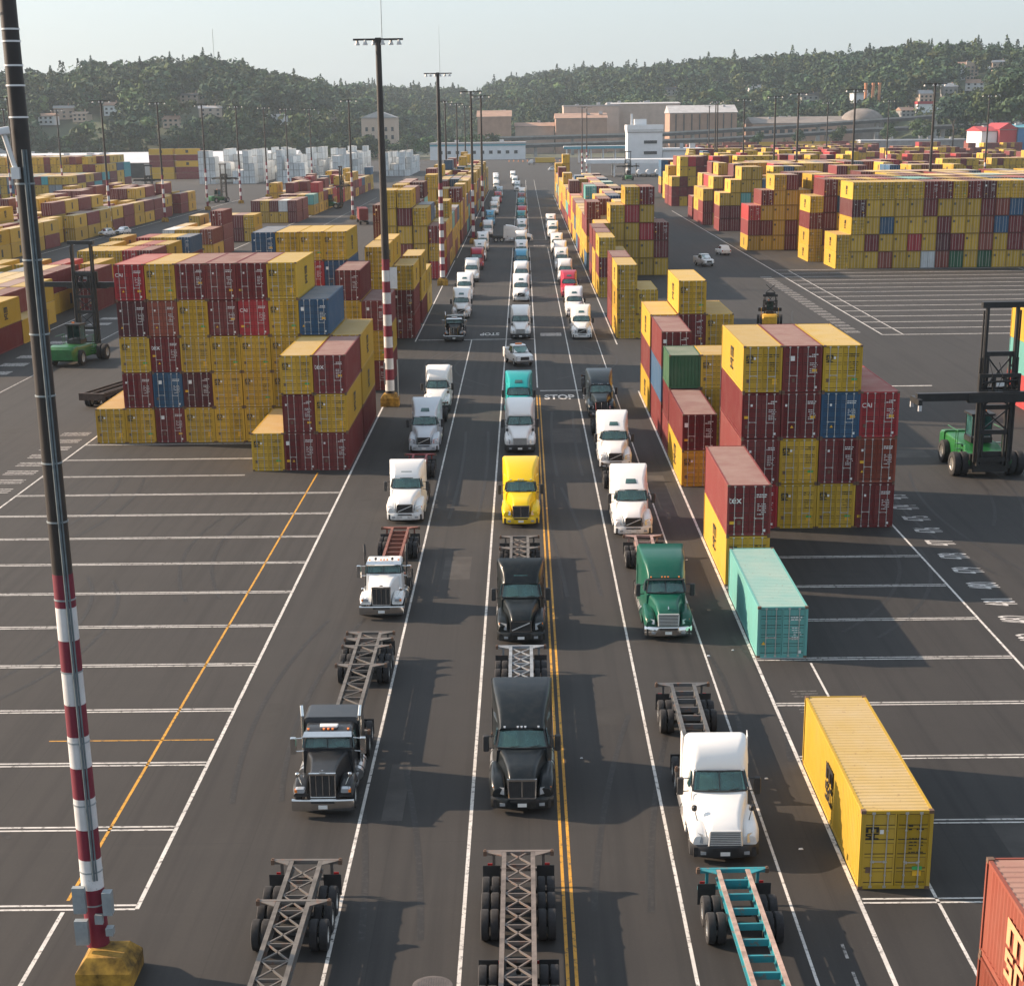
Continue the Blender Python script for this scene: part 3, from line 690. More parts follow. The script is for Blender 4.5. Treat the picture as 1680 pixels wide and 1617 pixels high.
# ---------------------------------------------------------------- trucks (local: bumper at y=0, tail towards +y, facing -y)
def wheel_meshes(r=.51, w=.27):
    b = MB(); hw = w/2
    b.lathe([(r*.56,-hw*.8),(r*.60,-hw),(r*.90,-hw),(r*.985,-hw*.82),(r,-hw*.55),(r,hw*.55),(r*.985,hw*.82),(r*.90,hw),(r*.60,hw),(r*.56,hw*.8)], 20)
    ty = b.mesh('wheel', M['tyre'], True)
    b = MB(); b.lathe([(.0,-hw*.25),(r*.22,-hw*.25),(r*.24,hw*.05),(r*.42,hw*.1),(r*.50,-hw*.3),(r*.55,hw*.78),(r*.585,hw*.86),(r*.585,-hw*.86),(r*.0,-hw*.86)], 16)
    for i in range(8):
        t = i*math.pi/4; b.box(hw*.05, hw*.22, r*.31*math.cos(t)-.025, r*.31*math.cos(t)+.025, r*.31*math.sin(t)-.025, r*.31*math.sin(t)+.025)
    return ty, b.mesh('rim', M['rim'], True)
WH, RIM = wheel_meshes()
def add_wheel(root, x, y, z=.51, flip=None):
    w = obj('wheel', WH, root, (x, y, z), 0 if (x > 0 if flip is None else not flip) else math.pi)
    obj('rim', RIM, w); return w
def axle_duals(root, y, z=.51):
    for x in (-1.08, -.76, .76, 1.08): add_wheel(root, x, y, z)

def rear_frame(root, y0, y1, drives, tank=(3.4, 5.2), skirts=False):
    b = MB()
    for s in (-1, 1): b.box(s*.43-.05, s*.43+.05, y0, y1, .72, .98)
    for y in np.arange(y0+.4, y1, 1.1): b.box(-.38, .38, y, y+.09, .76, .92)
    for y in drives: b.tube((-1.0, y, .51), (1.0, y, .51), .10, 8); b.box(-.17, .17, y-.18, y+.18, .34, .70)
    b.box(-.40, .40, y1-.03, y1+.05, .62, .98); b.box(-.62, .62, .28, 2.9, .30, .95); b.box(-1.1, 1.1, .16, .30, .24, .60); b.box(-.95, .95, 1.9, 3.4, .34, .8)
    b.build('frame', M['frame'], root)
    b = MB(); yc = (drives[0]+drives[-1])/2 - .1
    b.prism([(-.45,yc-.5),(.45,yc-.5),(.48,yc+.2),(.2,yc+.5),(.10,yc+.5),(.06,yc+.1),(-.06,yc+.1),(-.10,yc+.5),(-.2,yc+.5),(-.48,yc+.2)], 'z', 1.06, 1.14)
    b.box(-.42, -.30, yc-.2, yc+.1, .98, 1.06); b.box(.30, .42, yc-.2, yc+.1, .98, 1.06)
    b.build('fifth_wheel', M['dark'], root)
    for s in (-1, 1):
        b = MB(); b.tube((s*.98, tank[0], .66), (s*.98, tank[1], .66), .31, 14)
        for y in (tank[0]+.3, tank[1]-.3): b.tube((s*.98, y, .66), (s*.98, y+.06, .66), .325, 14, 1)
        b.build('fuel_tank', [M['alu'], M['dark']], root, True)
        b = MB(); yl = drives[-1]+.68; b.box(s*.92-.30, s*.92+.30, yl, yl+.02, .22, .92); b.build('mudflap', M['dark'], root)
        b = MB(); b.box(s*.55-.14, s*.55+.14, y1+.052, y1+.085, .68, .80); b.build('tail_light', M['redlens'], root)

def bumper(root, hw, z0, z1, mt, y0=0., curve=.28, depth=.30, lamps=True):
    b = MB(); rings = []
    for i in range(13):
        u = -1 + 2*i/12; x = hw*u; yf = y0 + curve*abs(u)**3.2
        rings.append([(x, yf+.03, z0), (x, yf, z0+.06), (x, yf, z1-.05), (x, yf+.04, z1), (x, yf+depth, z1), (x, yf+depth, z0)])
    b.loft(rings)
    o = b.build('bumper', mt, root, True)
    b = MB(); b.box(-.17, .17, y0-.015, y0+.0, z0+.10, z0+.24); b.build('number_plate', M['white'], o)
    if lamps:
        for s in (-1, 1):
            b = MB(); b.box(s*hw*.62-.11, s*hw*.62+.11, y0+curve*.62**3.2-.02, y0+.2, z0+.12, z0+.24); b.build('fog_light', M['lens'], o)
    b = MB(); b.box(-hw*.38, hw*.38, y0-.006, y0+.01, z1-.16, z1-.07); b.build('air_slot', M['dark'], o)

def mirror(root, s, x0, y, z0, z1, arm, mt, xo=1.40):
    b = MB(); b.tube((s*x0, y, z0+.02), (s*xo, y-.05, z0+.0), .022, 6); b.tube((s*x0, y, z1-.02), (s*xo, y-.05, z1-.04), .022, 6)
    a = b.build('mirror_arm', M[arm], root)
    b = MB(); b.loft([rrect(y-.14, .10, z0-.10, z1, .05, None, 2, s*xo), rrect(y-.06, .125, z0-.12, z1+.02, .05, None, 2, s*xo), rrect(y+.02, .12, z0-.12, z1+.02, .04, None, 2, s*xo)])
    b.build('mirror', mt, root, True)

def windscreen(root, yb, zb, yt, zt, wb, wt, split=True, bow=.10, cabin=True):
    def surf(u, v, off):
        y = yb + (yt-yb)*v - bow*(1-u*u) - off; z = zb + (zt-zb)*v + off*.4
        return ((wb + (wt-wb)*v)*u, y, z)
    n = 8; vs = []; fs = []
    for j in range(3):
        for i in range(n+1): vs.append(surf((-1+2*i/n)*.985, .02+.96*j/2, .012))
    for j in range(2):
        for i in range(n): fs.append((j*(n+1)+i, j*(n+1)+i+1, (j+1)*(n+1)+i+1, (j+1)*(n+1)+i))
    b = MB(); b.add(vs, fs); o = b.build('windscreen', M['screen'], root, True)
    b = MB()
    for v in (.0, 1.0):
        for i in range(n): b.bar(surf(-1+2*i/n, v, .016), surf(-1+2*(i+1)/n, v, .016), .06, .05)
    for u in (-1, 1): b.bar(surf(u, 0, .016), surf(u, 1, .016), .06, .06)
    for u in (-1, 1): b.add([surf(u, 0, .01), surf(u, 1, .01), (surf(u,1,0)[0], yt+.15, zt-.02), (surf(u,0,0)[0], yb+.12, zb-.02)], [(0,1,2,3)])
    b.build('windscreen_seal', M['dark'], o)
    if cabin:
        ye, wi = yt+.95, wt-.02
        b = MB(); x0, x1, z0, z1 = -wb+.03, wb-.03, zb-.75, zt-.02
        b.add([(x0,yb+.25,z0),(x1,yb+.25,z0),(x1,ye,z0),(x0,ye,z0),(-wi,yt+.05,z1),(wi,yt+.05,z1),(wi,ye,z1),(-wi,ye,z1)], [(0,1,2,3),(4,5,6,7),(2,3,7,6),(0,3,7,4),(1,2,6,5)]); li = b.build('cab_lining', M['lining'], root)
        b = MB(); b.loft([rrect(yb+.02, wb-.06, zb-.35, zb-.02, .05), rrect(yb+.42, wb-.08, zb-.35, zb-.10, .06)]); b.build('dashboard', M['dark'], li, True)
        for s_ in (-1, 1):
            b = MB(); b.loft([rrect(yt+.42, .24, z0+.35, zb+.30, .10, .20, 3, s_*wi*.48), rrect(yt+.56, .25, z0+.35, zb+.33, .10, .21, 3, s_*wi*.48)]); b.loft([rrect(yt+.40, .12, zb+.33, zb+.52, .06, None, 3, s_*wi*.48), rrect(yt+.50, .12, zb+.33, zb+.52, .06, None, 3, s_*wi*.48)]); b.build('seat', M['seat'], li, True)
        b = MB(); c0 = Vector((wi*.48, yb+.50, zb+.02))
        for i in range(12):
            q = lambda k: c0 + Vector((.21*math.cos(k*math.pi/6), -.08*math.sin(k*math.pi/6), .19*math.sin(k*math.pi/6)))
            b.tube(q(i), q(i+1), .018, 5)
        b.build('steering_wheel', M['dark'], li)
    if split:
        b = MB(); b.bar(surf(0,.04,.022), surf(0,.96,.022), .035, .02); b.build('centre_post', M['dark'], o)
    b = MB()
    for s in (-.45, .35): b.bar(surf(s,.05,.03), surf(s+.38,.12,.04), .02, .02)
    b.build('wiper', M['dark'], o)

def side_window(root, s, x, pts, xt):
    """pts (y, z) ; x at the sill, xt at the top"""
    zs = [p[1] for p in pts]; z0, z1 = min(zs), max(zs)
    b = MB(); vs = [(s*(x + (xt-x)*(z-z0)/(z1-z0) + .012), y, z) for y, z in pts]; n = len(vs)
    b.add(vs + [(v[0]-s*.05, v[1], v[2]) for v in vs], [tuple(range(n))] + [(i, (i+1)%n, n+(i+1)%n, n+i) for i in range(n)])
    b.build('side_window', M['glass'], root)

def markers(root, y, z, w, mt, n=5):
    for u in ((-1, -.22, 0, .22, 1) if n == 5 else (-.22, 0, .22)):
        b = MB(); b.loft([rrect(y-.06, .035, z, z+.045, .015, None, 2, u*w), rrect(y+.05, .05, z-.01, z+.07, .02, None, 2, u*w)]); b.build('marker_light', mt, root, True)

def headlight(root, s, xc, y, z0, z1, w, sweep=.18, amber=True):
    y -= .075; z0 -= .02; z1 += .02
    b = MB(); xi, xo = s*(xc-w/2), s*(xc+w/2)
    b.hexa([(xi,y,z0),(xo,y+sweep,z0+.04),(xo,y+sweep+.14,z0+.04),(xi,y+.14,z0),(xi,y+.05,z1-.06),(xo,y+sweep+.05,z1),(xo,y+sweep+.18,z1),(xi,y+.18,z1-.06)])
    o = b.build('headlight', M['lens'], root)
    b = MB(); xa = s*(xc+w/2-.02); b.box(min(xa, xa+s*.05), max(xa, xa+s*.05), y+sweep*.9, y+sweep+.10, z0+.05, z1-.03)
    if amber: b.build('turn_signal', M['amber'], o)

def grille_volvo(root, y, z0, z1, w, fr):
    b = MB(); b.loft([rrect(y, w, z0, z1, .06), rrect(y+.25, w*1.02, z0, z1+.03, .06)]); g = b.build('grille', M['dark'], root, True)
    b = MB()
    for k in range(9): z = z0+.05+(z1-z0-.1)*k/8; b.box(-w+.04, w-.04, y-.012, y, z, z+.016)
    b.build('grille_slats', M['frame'], g)
    b = MB(); b.bar((-w+.05, y-.03, z0+.06), (w-.05, y-.03, z1-.06), .06, .05); b.build('diagonal_bar', M['brightbar'], g)
    b = MB(); b.box(-w-.03, w+.03, y-.02, y+.03, z1, z1+.035); b.box(-w-.03, w+.03, y-.02, y+.03, z0-.035, z0)
    for s in (-1, 1): b.box(min(s*w, s*(w+.03)), max(s*w, s*(w+.03)), y-.02, y+.03, z0, z1)
    b.build('grille_frame', fr, g)
def grille_bars(root, y, z0, z1, w, wt, n=7):
    b = MB(); b.hexa([(-w,y,z0),(w,y,z0),(w,y+.3,z0),(-w,y+.3,z0),(-wt,y+.06,z1),(wt,y+.06,z1),(wt,y+.36,z1),(-wt,y+.36,z1)]); g = b.build('grille', M['dark'], root)
    for k in range(n):
        v = (k+.5)/n; z = z0+(z1-z0)*v; ww = w+(wt-w)*v - .03; b = MB(); b.box(-ww, ww, y+.06*v-.03, y+.06*v+.01, z-.016, z+.016); b.build('grille_bar', M['brightbar'], g)
    b = MB(); b.bar((-wt, y+.05, z1+.02), (wt, y+.05, z1+.02), .10, .05)
    for s in (-1, 1): b.bar((s*w, y, z0), (s*wt, y+.05, z1), .05, .05)
    b.build('grille_frame', M['brightbar'], g)
def grille_tall(root, y, z0, z1, w, wt, posts=3, vee=False):
    b = MB(); b.hexa([(-w,y,z0),(w,y,z0),(w,y+.25,z0),(-w,y+.25,z0),(-wt,y+.05,z1),(wt,y+.05,z1),(wt,y+.3,z1),(-wt,y+.3,z1)]); g = b.build('grille', M['dark'], root)
    b = MB()
    for k in range(13):
        u = -1+2*k/12
        if abs(u) < .97: b.bar((u*w, y-.006, z0+.03), (u*wt, y+.044, z1-.03), .012, .012)
    b.build('grille_slats', M['frame'], g)
    for k in range(posts):
        u = 0 if posts == 1 else -.5+k/(posts-1); b = MB(); b.bar((u*w*1.1, y-.015, z0+.03), (u*wt*1.1, y+.035, z1-.03), .03 if posts > 1 else .06, .03); b.build('grille_bar', M['chrome'], g)
    b = MB(); b.bar((-wt-.04, y+.04, z1+.03), (wt+.04, y+.04, z1+.03), .12, .09); b.bar((-w-.02, y, z0-.02), (w+.02, y, z0-.02), .07, .05)
    for s in (-1, 1): b.bar((s*(w+.015), y+.0, z0), (s*(wt+.015), y+.05, z1), .05, .05)
    b.build('grille_frame', M['chrome'], g)

def body_lofts(root, hood, fender, cab, roof, hr=.16):
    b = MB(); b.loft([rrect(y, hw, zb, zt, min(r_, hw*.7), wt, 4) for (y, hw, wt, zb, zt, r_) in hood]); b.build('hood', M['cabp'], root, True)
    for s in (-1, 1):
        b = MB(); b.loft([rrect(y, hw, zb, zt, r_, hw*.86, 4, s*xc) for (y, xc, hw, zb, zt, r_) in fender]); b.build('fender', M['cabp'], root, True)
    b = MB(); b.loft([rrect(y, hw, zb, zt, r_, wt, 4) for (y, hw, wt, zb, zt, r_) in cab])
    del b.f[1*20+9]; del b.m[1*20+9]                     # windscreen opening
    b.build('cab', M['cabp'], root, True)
    if roof:
        b = MB(); b.loft([rrect(y, hw, zb, zt, r_, wt, 4) for (y, hw, wt, zb, zt, r_) in roof]); return b.build('roof_fairing', M['cabp'], root, True)

def aero_truck(kind, day=False):
    root = empty('semi_truck')
    F = [(.20,.86,.27,.70,1.06,.14),(.36,.90,.31,.72,1.24,.18),(.75,.93,.33,1.02,1.40,.20),(1.25,.935,.335,1.06,1.46,.20),(1.8,.935,.33,1.02,1.48,.18),(2.15,.93,.31,.60,1.52,.14)]
    if kind == 'volvo':
        H = [(.12,.52,.47,.70,1.40,.08),(.30,.60,.52,.75,1.62,.16),(.9,.72,.62,.9,1.82,.22),(1.6,.88,.78,1.0,1.98,.22),(2.12,1.0,.92,1.0,2.08,.18)]
    elif kind == 'kw':
        H = [(.14,.52,.48,.70,1.52,.08),(.30,.58,.52,.75,1.72,.14),(.9,.70,.60,.9,1.88,.20),(1.6,.86,.74,1.0,2.02,.22),(2.12,1.0,.90,1.0,2.10,.18)]
    elif kind == 'mack':
        H = [(.14,.54,.50,.70,1.50,.08),(.32,.60,.56,.75,1.70,.16),(.9,.68,.60,.9,1.88,.22),(1.6,.82,.72,1.0,2.0,.22),(2.12,1.0,.90,1.0,2.08,.18)]
    else:
        H = [(.12,.60,.54,.66,1.34,.08),(.30,.68,.60,.72,1.52,.20),(.9,.80,.70,.9,1.76,.26),(1.6,.94,.84,1.0,1.95,.24),(2.12,1.03,.95,1.0,2.07,.18)]
    Cb = [(2.06,1.02,.98,.62,2.06,.10),(2.20,1.06,.98,.60,2.12,.10),(2.72,1.10,.90,.60,2.86,.12),(3.2,1.13,.98,.60,2.98,.14),(3.9,1.20,1.14,.60,3.05,.14),(5.9,1.22,1.18,.60,3.05,.14),(5.98,1.19,1.15,.65,3.0,.12)]
    if kind == 'mack': Ro = [(2.62,.90,.86,2.78,2.90,.05),(2.9,.96,.90,2.8,3.20,.16),(3.3,1.04,.98,2.8,3.56,.22),(4.0,1.14,1.10,2.8,3.78,.20),(5.2,1.2,1.18,2.8,3.86,.16),(5.8,1.22,1.19,2.8,3.88,.14),(6.02,1.22,1.21,3.0,4.02,.10)]
    elif kind == 'volvo': Ro = [(2.56,.88,.82,2.76,2.86,.04),(2.85,.94,.86,2.8,3.08,.14),(3.5,1.04,.92,2.8,3.46,.22),(4.3,1.14,1.04,2.8,3.80,.22),(5.2,1.2,1.15,2.8,3.96,.16),(5.97,1.22,1.19,2.8,4.02,.10)]
    elif kind == 'kw': Ro = [(2.56,.88,.84,2.76,2.88,.05),(2.9,.94,.88,2.8,3.12,.16),(3.5,1.02,.95,2.8,3.45,.24),(4.3,1.12,1.06,2.8,3.78,.24),(5.2,1.2,1.16,2.8,3.94,.20),(5.97,1.22,1.20,2.8,4.00,.14)]
    else: Ro = [(2.70,.92,.86,2.8,2.96,.06),(2.95,.98,.90,2.8,3.30,.22),(3.4,1.06,.97,2.8,3.66,.30),(4.2,1.15,1.07,2.8,3.88,.30),(5.2,1.2,1.14,2.8,3.98,.26),(5.97,1.2,1.14,2.8,3.98,.24)]
    ye = 5.98
    if day:                                             # day cab: short body, steep roof shield
        ye = 4.05; q = lambda y: y if y < 3.0 else 3.0 + (y-3.0)*(1.05/2.98)
        Cb = [(q(r_[0]),) + r_[1:] for r_ in Cb]; q2 = lambda y: 2.56 + (y-2.56)*(1.47/3.41)
        Ro = [(q2(r_[0]),) + r_[1:4] + (2.8 + (r_[4]-2.8)*.94,) + r_[5:] for r_ in Ro]
    rf = body_lofts(root, H, F, Cb, Ro)
    windscreen(root, 2.20, 2.13, 2.68, 2.80, .98, .86, kind in ('freight', 'mack'))
    for s in (-1, 1):
        side_window(root, s, 1.10, [(2.55,2.12),(3.45,2.02),(3.45,2.66),(2.86,2.70)], .98)
        b = MB(); b.box(min(s*1.135, s*1.15), max(s*1.135, s*1.15), 3.30, 3.44, 1.78, 1.83); b.build('door_handle', M['dark'], root)
        b = MB(); b.hexa([(s*1.16,2.2,.34),(s*1.22,2.2,.34),(s*1.22,ye+.1,.34),(s*1.16,ye+.1,.34),(s*1.12,2.2,.78),(s*1.18,2.2,.78),(s*1.18,ye+.1,.98),(s*1.12,ye+.1,.98)]); b.build('side_skirt', M['cabp'], root)
        b = MB(); b.hexa([(s*1.18,ye+.01,.9),(s*1.225,ye+.01,.9),(s*1.235,ye+.5,.9),(s*1.205,ye+.5,.9),(s*1.17,ye+.01,3.7),(s*1.215,ye+.01,3.7),(s*1.235,ye+.42,3.82),(s*1.205,ye+.42,3.82)]); b.build('side_fairing', M['cabp'], root)
        mirror(root, s, 1.08, 2.55, 1.95, 2.55, 'dark', M['dark'] if kind != 'volvoy' else M['cabp'])
    if kind == 'volvo':
        headlight(root, -1, .90, .20, .84, 1.20, .36); headlight(root, 1, .90, .20, .84, 1.20, .36)
        grille_volvo(root, .05, .78, 1.34, .50, M['chrome']); bumper(root, 1.20, .25, .72, M['cabp'], 0, .30)
        b = MB(); b.hexa([(-.36,3.02 if not day else 2.82,3.10),(.36,3.02 if not day else 2.82,3.10),(.30,3.42 if not day else 3.02,3.34),(-.30,3.42 if not day else 3.02,3.34),(-.36,3.0 if not day else 2.80,3.215),(.36,3.0 if not day else 2.80,3.215),(.30,3.40 if not day else 3.0,3.445),(-.30,3.40 if not day else 3.0,3.445)]); b.build('roof_window', M['glass'], rf)
    elif kind == 'kw':
        headlight(root, -1, .88, .20, .84, 1.14, .40); headlight(root, 1, .88, .20, .84, 1.14, .40)
        grille_tall(root, .05, .72, 1.48, .50, .52, 1); bumper(root, 1.20, .25, .70, M['cabp'], 0, .30); markers(rf, 2.60, 2.88, .66, M['lens'])
    elif kind == 'mack':
        headlight(root, -1, .88, .20, .90, 1.16, .34); headlight(root, 1, .88, .20, .90, 1.16, .34)
        grille_bars(root, .05, .80, 1.46, .50, .52, 8); bumper(root, 1.20, .25, .74, M['chrome'], 0, .28); markers(rf, 2.66, 2.9, .72, M['amber'])
        b = MB(); b.bar((0, .30, 1.70), (0, .40, 1.84), .05, .06); b.build('hood_ornament', M['chrome'], root)
        b = MB(); b.box(-.98, .98, 2.36, 2.62, 2.80, 2.85); b.build('sun_visor', M['dark'], root)
    else:
        headlight(root, -1, .95, .20, .80, 1.18, .34, .22, False); headlight(root, 1, .95, .20, .80, 1.18, .34, .22, False)
        grille_bars(root, .04, .72, 1.30, .58, .54, 8); bumper(root, 1.22, .24, .70, M['dark'], 0, .34); markers(root, 2.78, 2.93, .66, M['dark'])
        for s in (-1, 1):
            b = MB(); b.tube((s*.92,.9,1.42), (s*1.02,1.0,1.86), .016, 6); b.build('mirror_arm', M['dark'], root)
            b = MB(); b.loft([rrect(.94,.05,1.80,1.98,.05,None,3,s*1.02), rrect(1.02,.10,1.76,2.02,.09,None,3,s*1.02), rrect(1.08,.10,1.76,2.02,.09,None,3,s*1.02)]); b.build('hood_mirror', M['dark'], root, True)
    rear_frame(root, 1.0, 8.9, (6.85, 8.15), (3.4, 5.2))
    for x in (-1.03, 1.03): add_wheel(root, x, 1.27)
    for y in (6.85, 8.15): axle_duals(root, y)
    return root

def classic_truck(sleeper=True, drives=(6.9, 8.2), quarter=None):
    root = empty('semi_truck')
    H = [(.28,.50,.47,.80,1.86,.06),(.8,.54,.50,.85,1.93,.10),(1.6,.66,.60,.95,2.02,.14),(2.35,.92,.82,1.0,2.10,.14)]
    F = [(.22,.84,.29,.82,1.02,.10),(.5,.86,.31,1.00,1.22,.12),(.95,.87,.32,1.06,1.36,.14),(1.4,.87,.32,1.06,1.36,.14),(1.85,.87,.31,.92,1.22,.12),(2.15,.87,.28,.62,1.0,.08)]
    Cb = [(2.30,.98,.94,.70,2.10,.08),(2.38,1.0,.94,.68,2.16,.08),(2.60,1.02,.92,.68,2.76,.14),(3.0,1.03,.93,.68,2.86,.16),(3.75,1.03,.95,.68,2.86,.14),(3.82,1.0,.92,.7,2.82,.12)]
    rf = body_lofts(root, H, F, Cb, None)
    if sleeper:
        b = MB(); b.loft([rrect(y, hw, .70, zt, .22, wt, 5) for (y, hw, wt, zt) in ((3.86,1.12,1.08,2.84),(3.96,1.16,1.12,3.0),(5.5,1.16,1.12,3.0),(5.62,1.12,1.08,2.9))]); b.build('sleeper', M['cabp'], root, True)
    windscreen(root, 2.38, 2.16, 2.585, 2.70, .92, .86, True, .04)
    b = MB(); b.hexa([(-.96,2.30,2.66),(.96,2.30,2.66),(.92,2.62,2.80),(-.92,2.62,2.80),(-.96,2.29,2.72),(.96,2.29,2.72),(.92,2.63,2.845),(-.92,2.63,2.845)]); b.build('sun_visor', M['chrome'], root)
    markers(root, 2.80, 2.86, .78, M['amber'])
    if sleeper:
        b = MB(); b.loft([rrect(2.95,.34,2.88,2.96,.03), rrect(3.2,.36,2.88,2.99,.03)]); b.build('beacon_bar', M['white'], root, True)
    else:
        for x in (-.45, .45):
            b = MB(); b.lathe([(0,0),(.07,0),(.07,.12),(0,.16)], 10); o = b.build('roof_lamp', M['dark'], root, True); o.location = (x, 2.85, 2.95); o.rotation_euler = (0, 0, R(-90))
    for s in (-1, 1):
        side_window(root, s, 1.02, [(2.55,2.12),(3.5,2.06),(3.5,2.62),(2.72,2.66)], .955)
        mirror(root, s, .98, 2.55, 1.95, 2.60, 'chrome', M['chrome'], 1.36)
        b = MB(); b.tube((s*1.13,3.84,.7), (s*1.13,3.84,3.1), .075, 12); b.tube((s*1.13,3.84,3.1), (s*1.17,4.0,3.55), .075, 12, 0, .07); b.build('exhaust_stack', M['chrome'] if sleeper else M['dark'], root, True)
        b = MB(); b.loft([rrect(.16,.17,1.02,1.20,.05,None,3,s*.86), rrect(.36,.19,1.0,1.24,.06,None,3,s*.86)]); h = b.build('headlight', M['lens'], root, True)
        b = MB(); b.box(min(s*.97,s*1.07), max(s*.97,s*1.07), .15, .30, 1.05, 1.18); b.build('turn_signal', M['amber'], h)
        b = MB(); b.tube((s*.84,.55,1.25),(s*.98,.62,1.62),.014,6); b.loft([rrect(.58,.05,1.55,1.72,.05,None,3,s*1.0), rrect(.68,.09,1.52,1.76,.08,None,3,s*1.0)]); b.build('hood_mirror', M['chrome'], root, True)
        b = MB(); b.box(min(s*.86,s*1.12), max(s*.86,s*1.12), 2.25, 2.9, .42, .48); b.box(min(s*.9,s*1.12), max(s*.9,s*1.12), 2.3, 2.9, .72, .78); b.build('step', M['alu'], root)
    grille_tall(root, .22, .84, 1.82, .46, .47, 3)
    b = MB(); b.prism([(-.12,1.93),(.12,1.93),(.03,1.99),(-.03,1.99)], 'y', .30, .36); b.build('hood_ornament', M['chrome'], root)
    bumper(root, 1.18, .28, .76, M['chrome'], .0, .05, .12, False)
    y1 = drives[-1] + .75
    rear_frame(root, .6, y1, drives, (3.0, 4.6) if sleeper else (2.95, 3.8))
    for x in (-1.02, 1.02): add_wheel(root, x, 1.18)
    for y in drives: axle_duals(root, y)
    if quarter:
        for s in (-1, 1):
            b = MB(); pts = [(drives[0]-.62*math.cos(R(a)), .51+.62*math.sin(R(a))) for a in range(0, 80, 12)]
            vs = [(s*.62, y, z) for y, z in pts] + [(s*1.24, y, z) for y, z in pts]; n = len(pts)
            b.add(vs + [(v[0], v[1], v[2]+.02) for v in vs], [(i, i+1, n+i+1, n+i) for i in range(n-1)] + [(2*n+i, 2*n+i+1, 3*n+i+1, 3*n+i) for i in range(n-1)]); b.build('quarter_fender', M['cabp'], root)
    return root

def squash(root, k, done=None):
    """lower the bodywork above the wheels to its real height"""
    done = set() if done is None else done
    for o in root.children:
        if o.name.split('.')[0] in ('wheel', 'rim'): continue
        if o.data and o.data.name not in done:
            done.add(o.data.name)
            if o.location.z > .6: o.location.z = .6 + (o.location.z-.6)*k
            else:
                for v in o.data.vertices:
                    if v.co.z > .6: v.co.z = .6 + (v.co.z-.6)*k
        squash(o, k, done)
PROTO = {k: aero_truck(k) for k in ('volvo', 'kw', 'freight', 'mack')}
PROTO['volvoday'] = aero_truck('volvo', True); PROTO['freightday'] = aero_truck('freight', True)
for p_ in PROTO.values(): squash(p_, .885)
PROTO['pete'] = classic_truck(); PROTO['daycab'] = classic_truck(False, (5.6, 6.9))
PROTO['petelong'] = classic_truck(True, (10.7, 12.0), True)
for k_ in ('pete', 'daycab', 'petelong'): squash(PROTO[k_], .875)
for p_ in PROTO.values(): index_kids(p_)
USED = set()
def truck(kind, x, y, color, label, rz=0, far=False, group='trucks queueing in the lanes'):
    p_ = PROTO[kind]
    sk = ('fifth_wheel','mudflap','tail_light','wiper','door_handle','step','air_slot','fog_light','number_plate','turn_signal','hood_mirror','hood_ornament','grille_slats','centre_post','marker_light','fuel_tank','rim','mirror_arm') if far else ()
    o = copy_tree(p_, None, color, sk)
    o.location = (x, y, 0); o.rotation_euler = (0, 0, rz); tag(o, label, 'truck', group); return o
WHT = (.78,.78,.77); BLK = (.006,.010,.013)

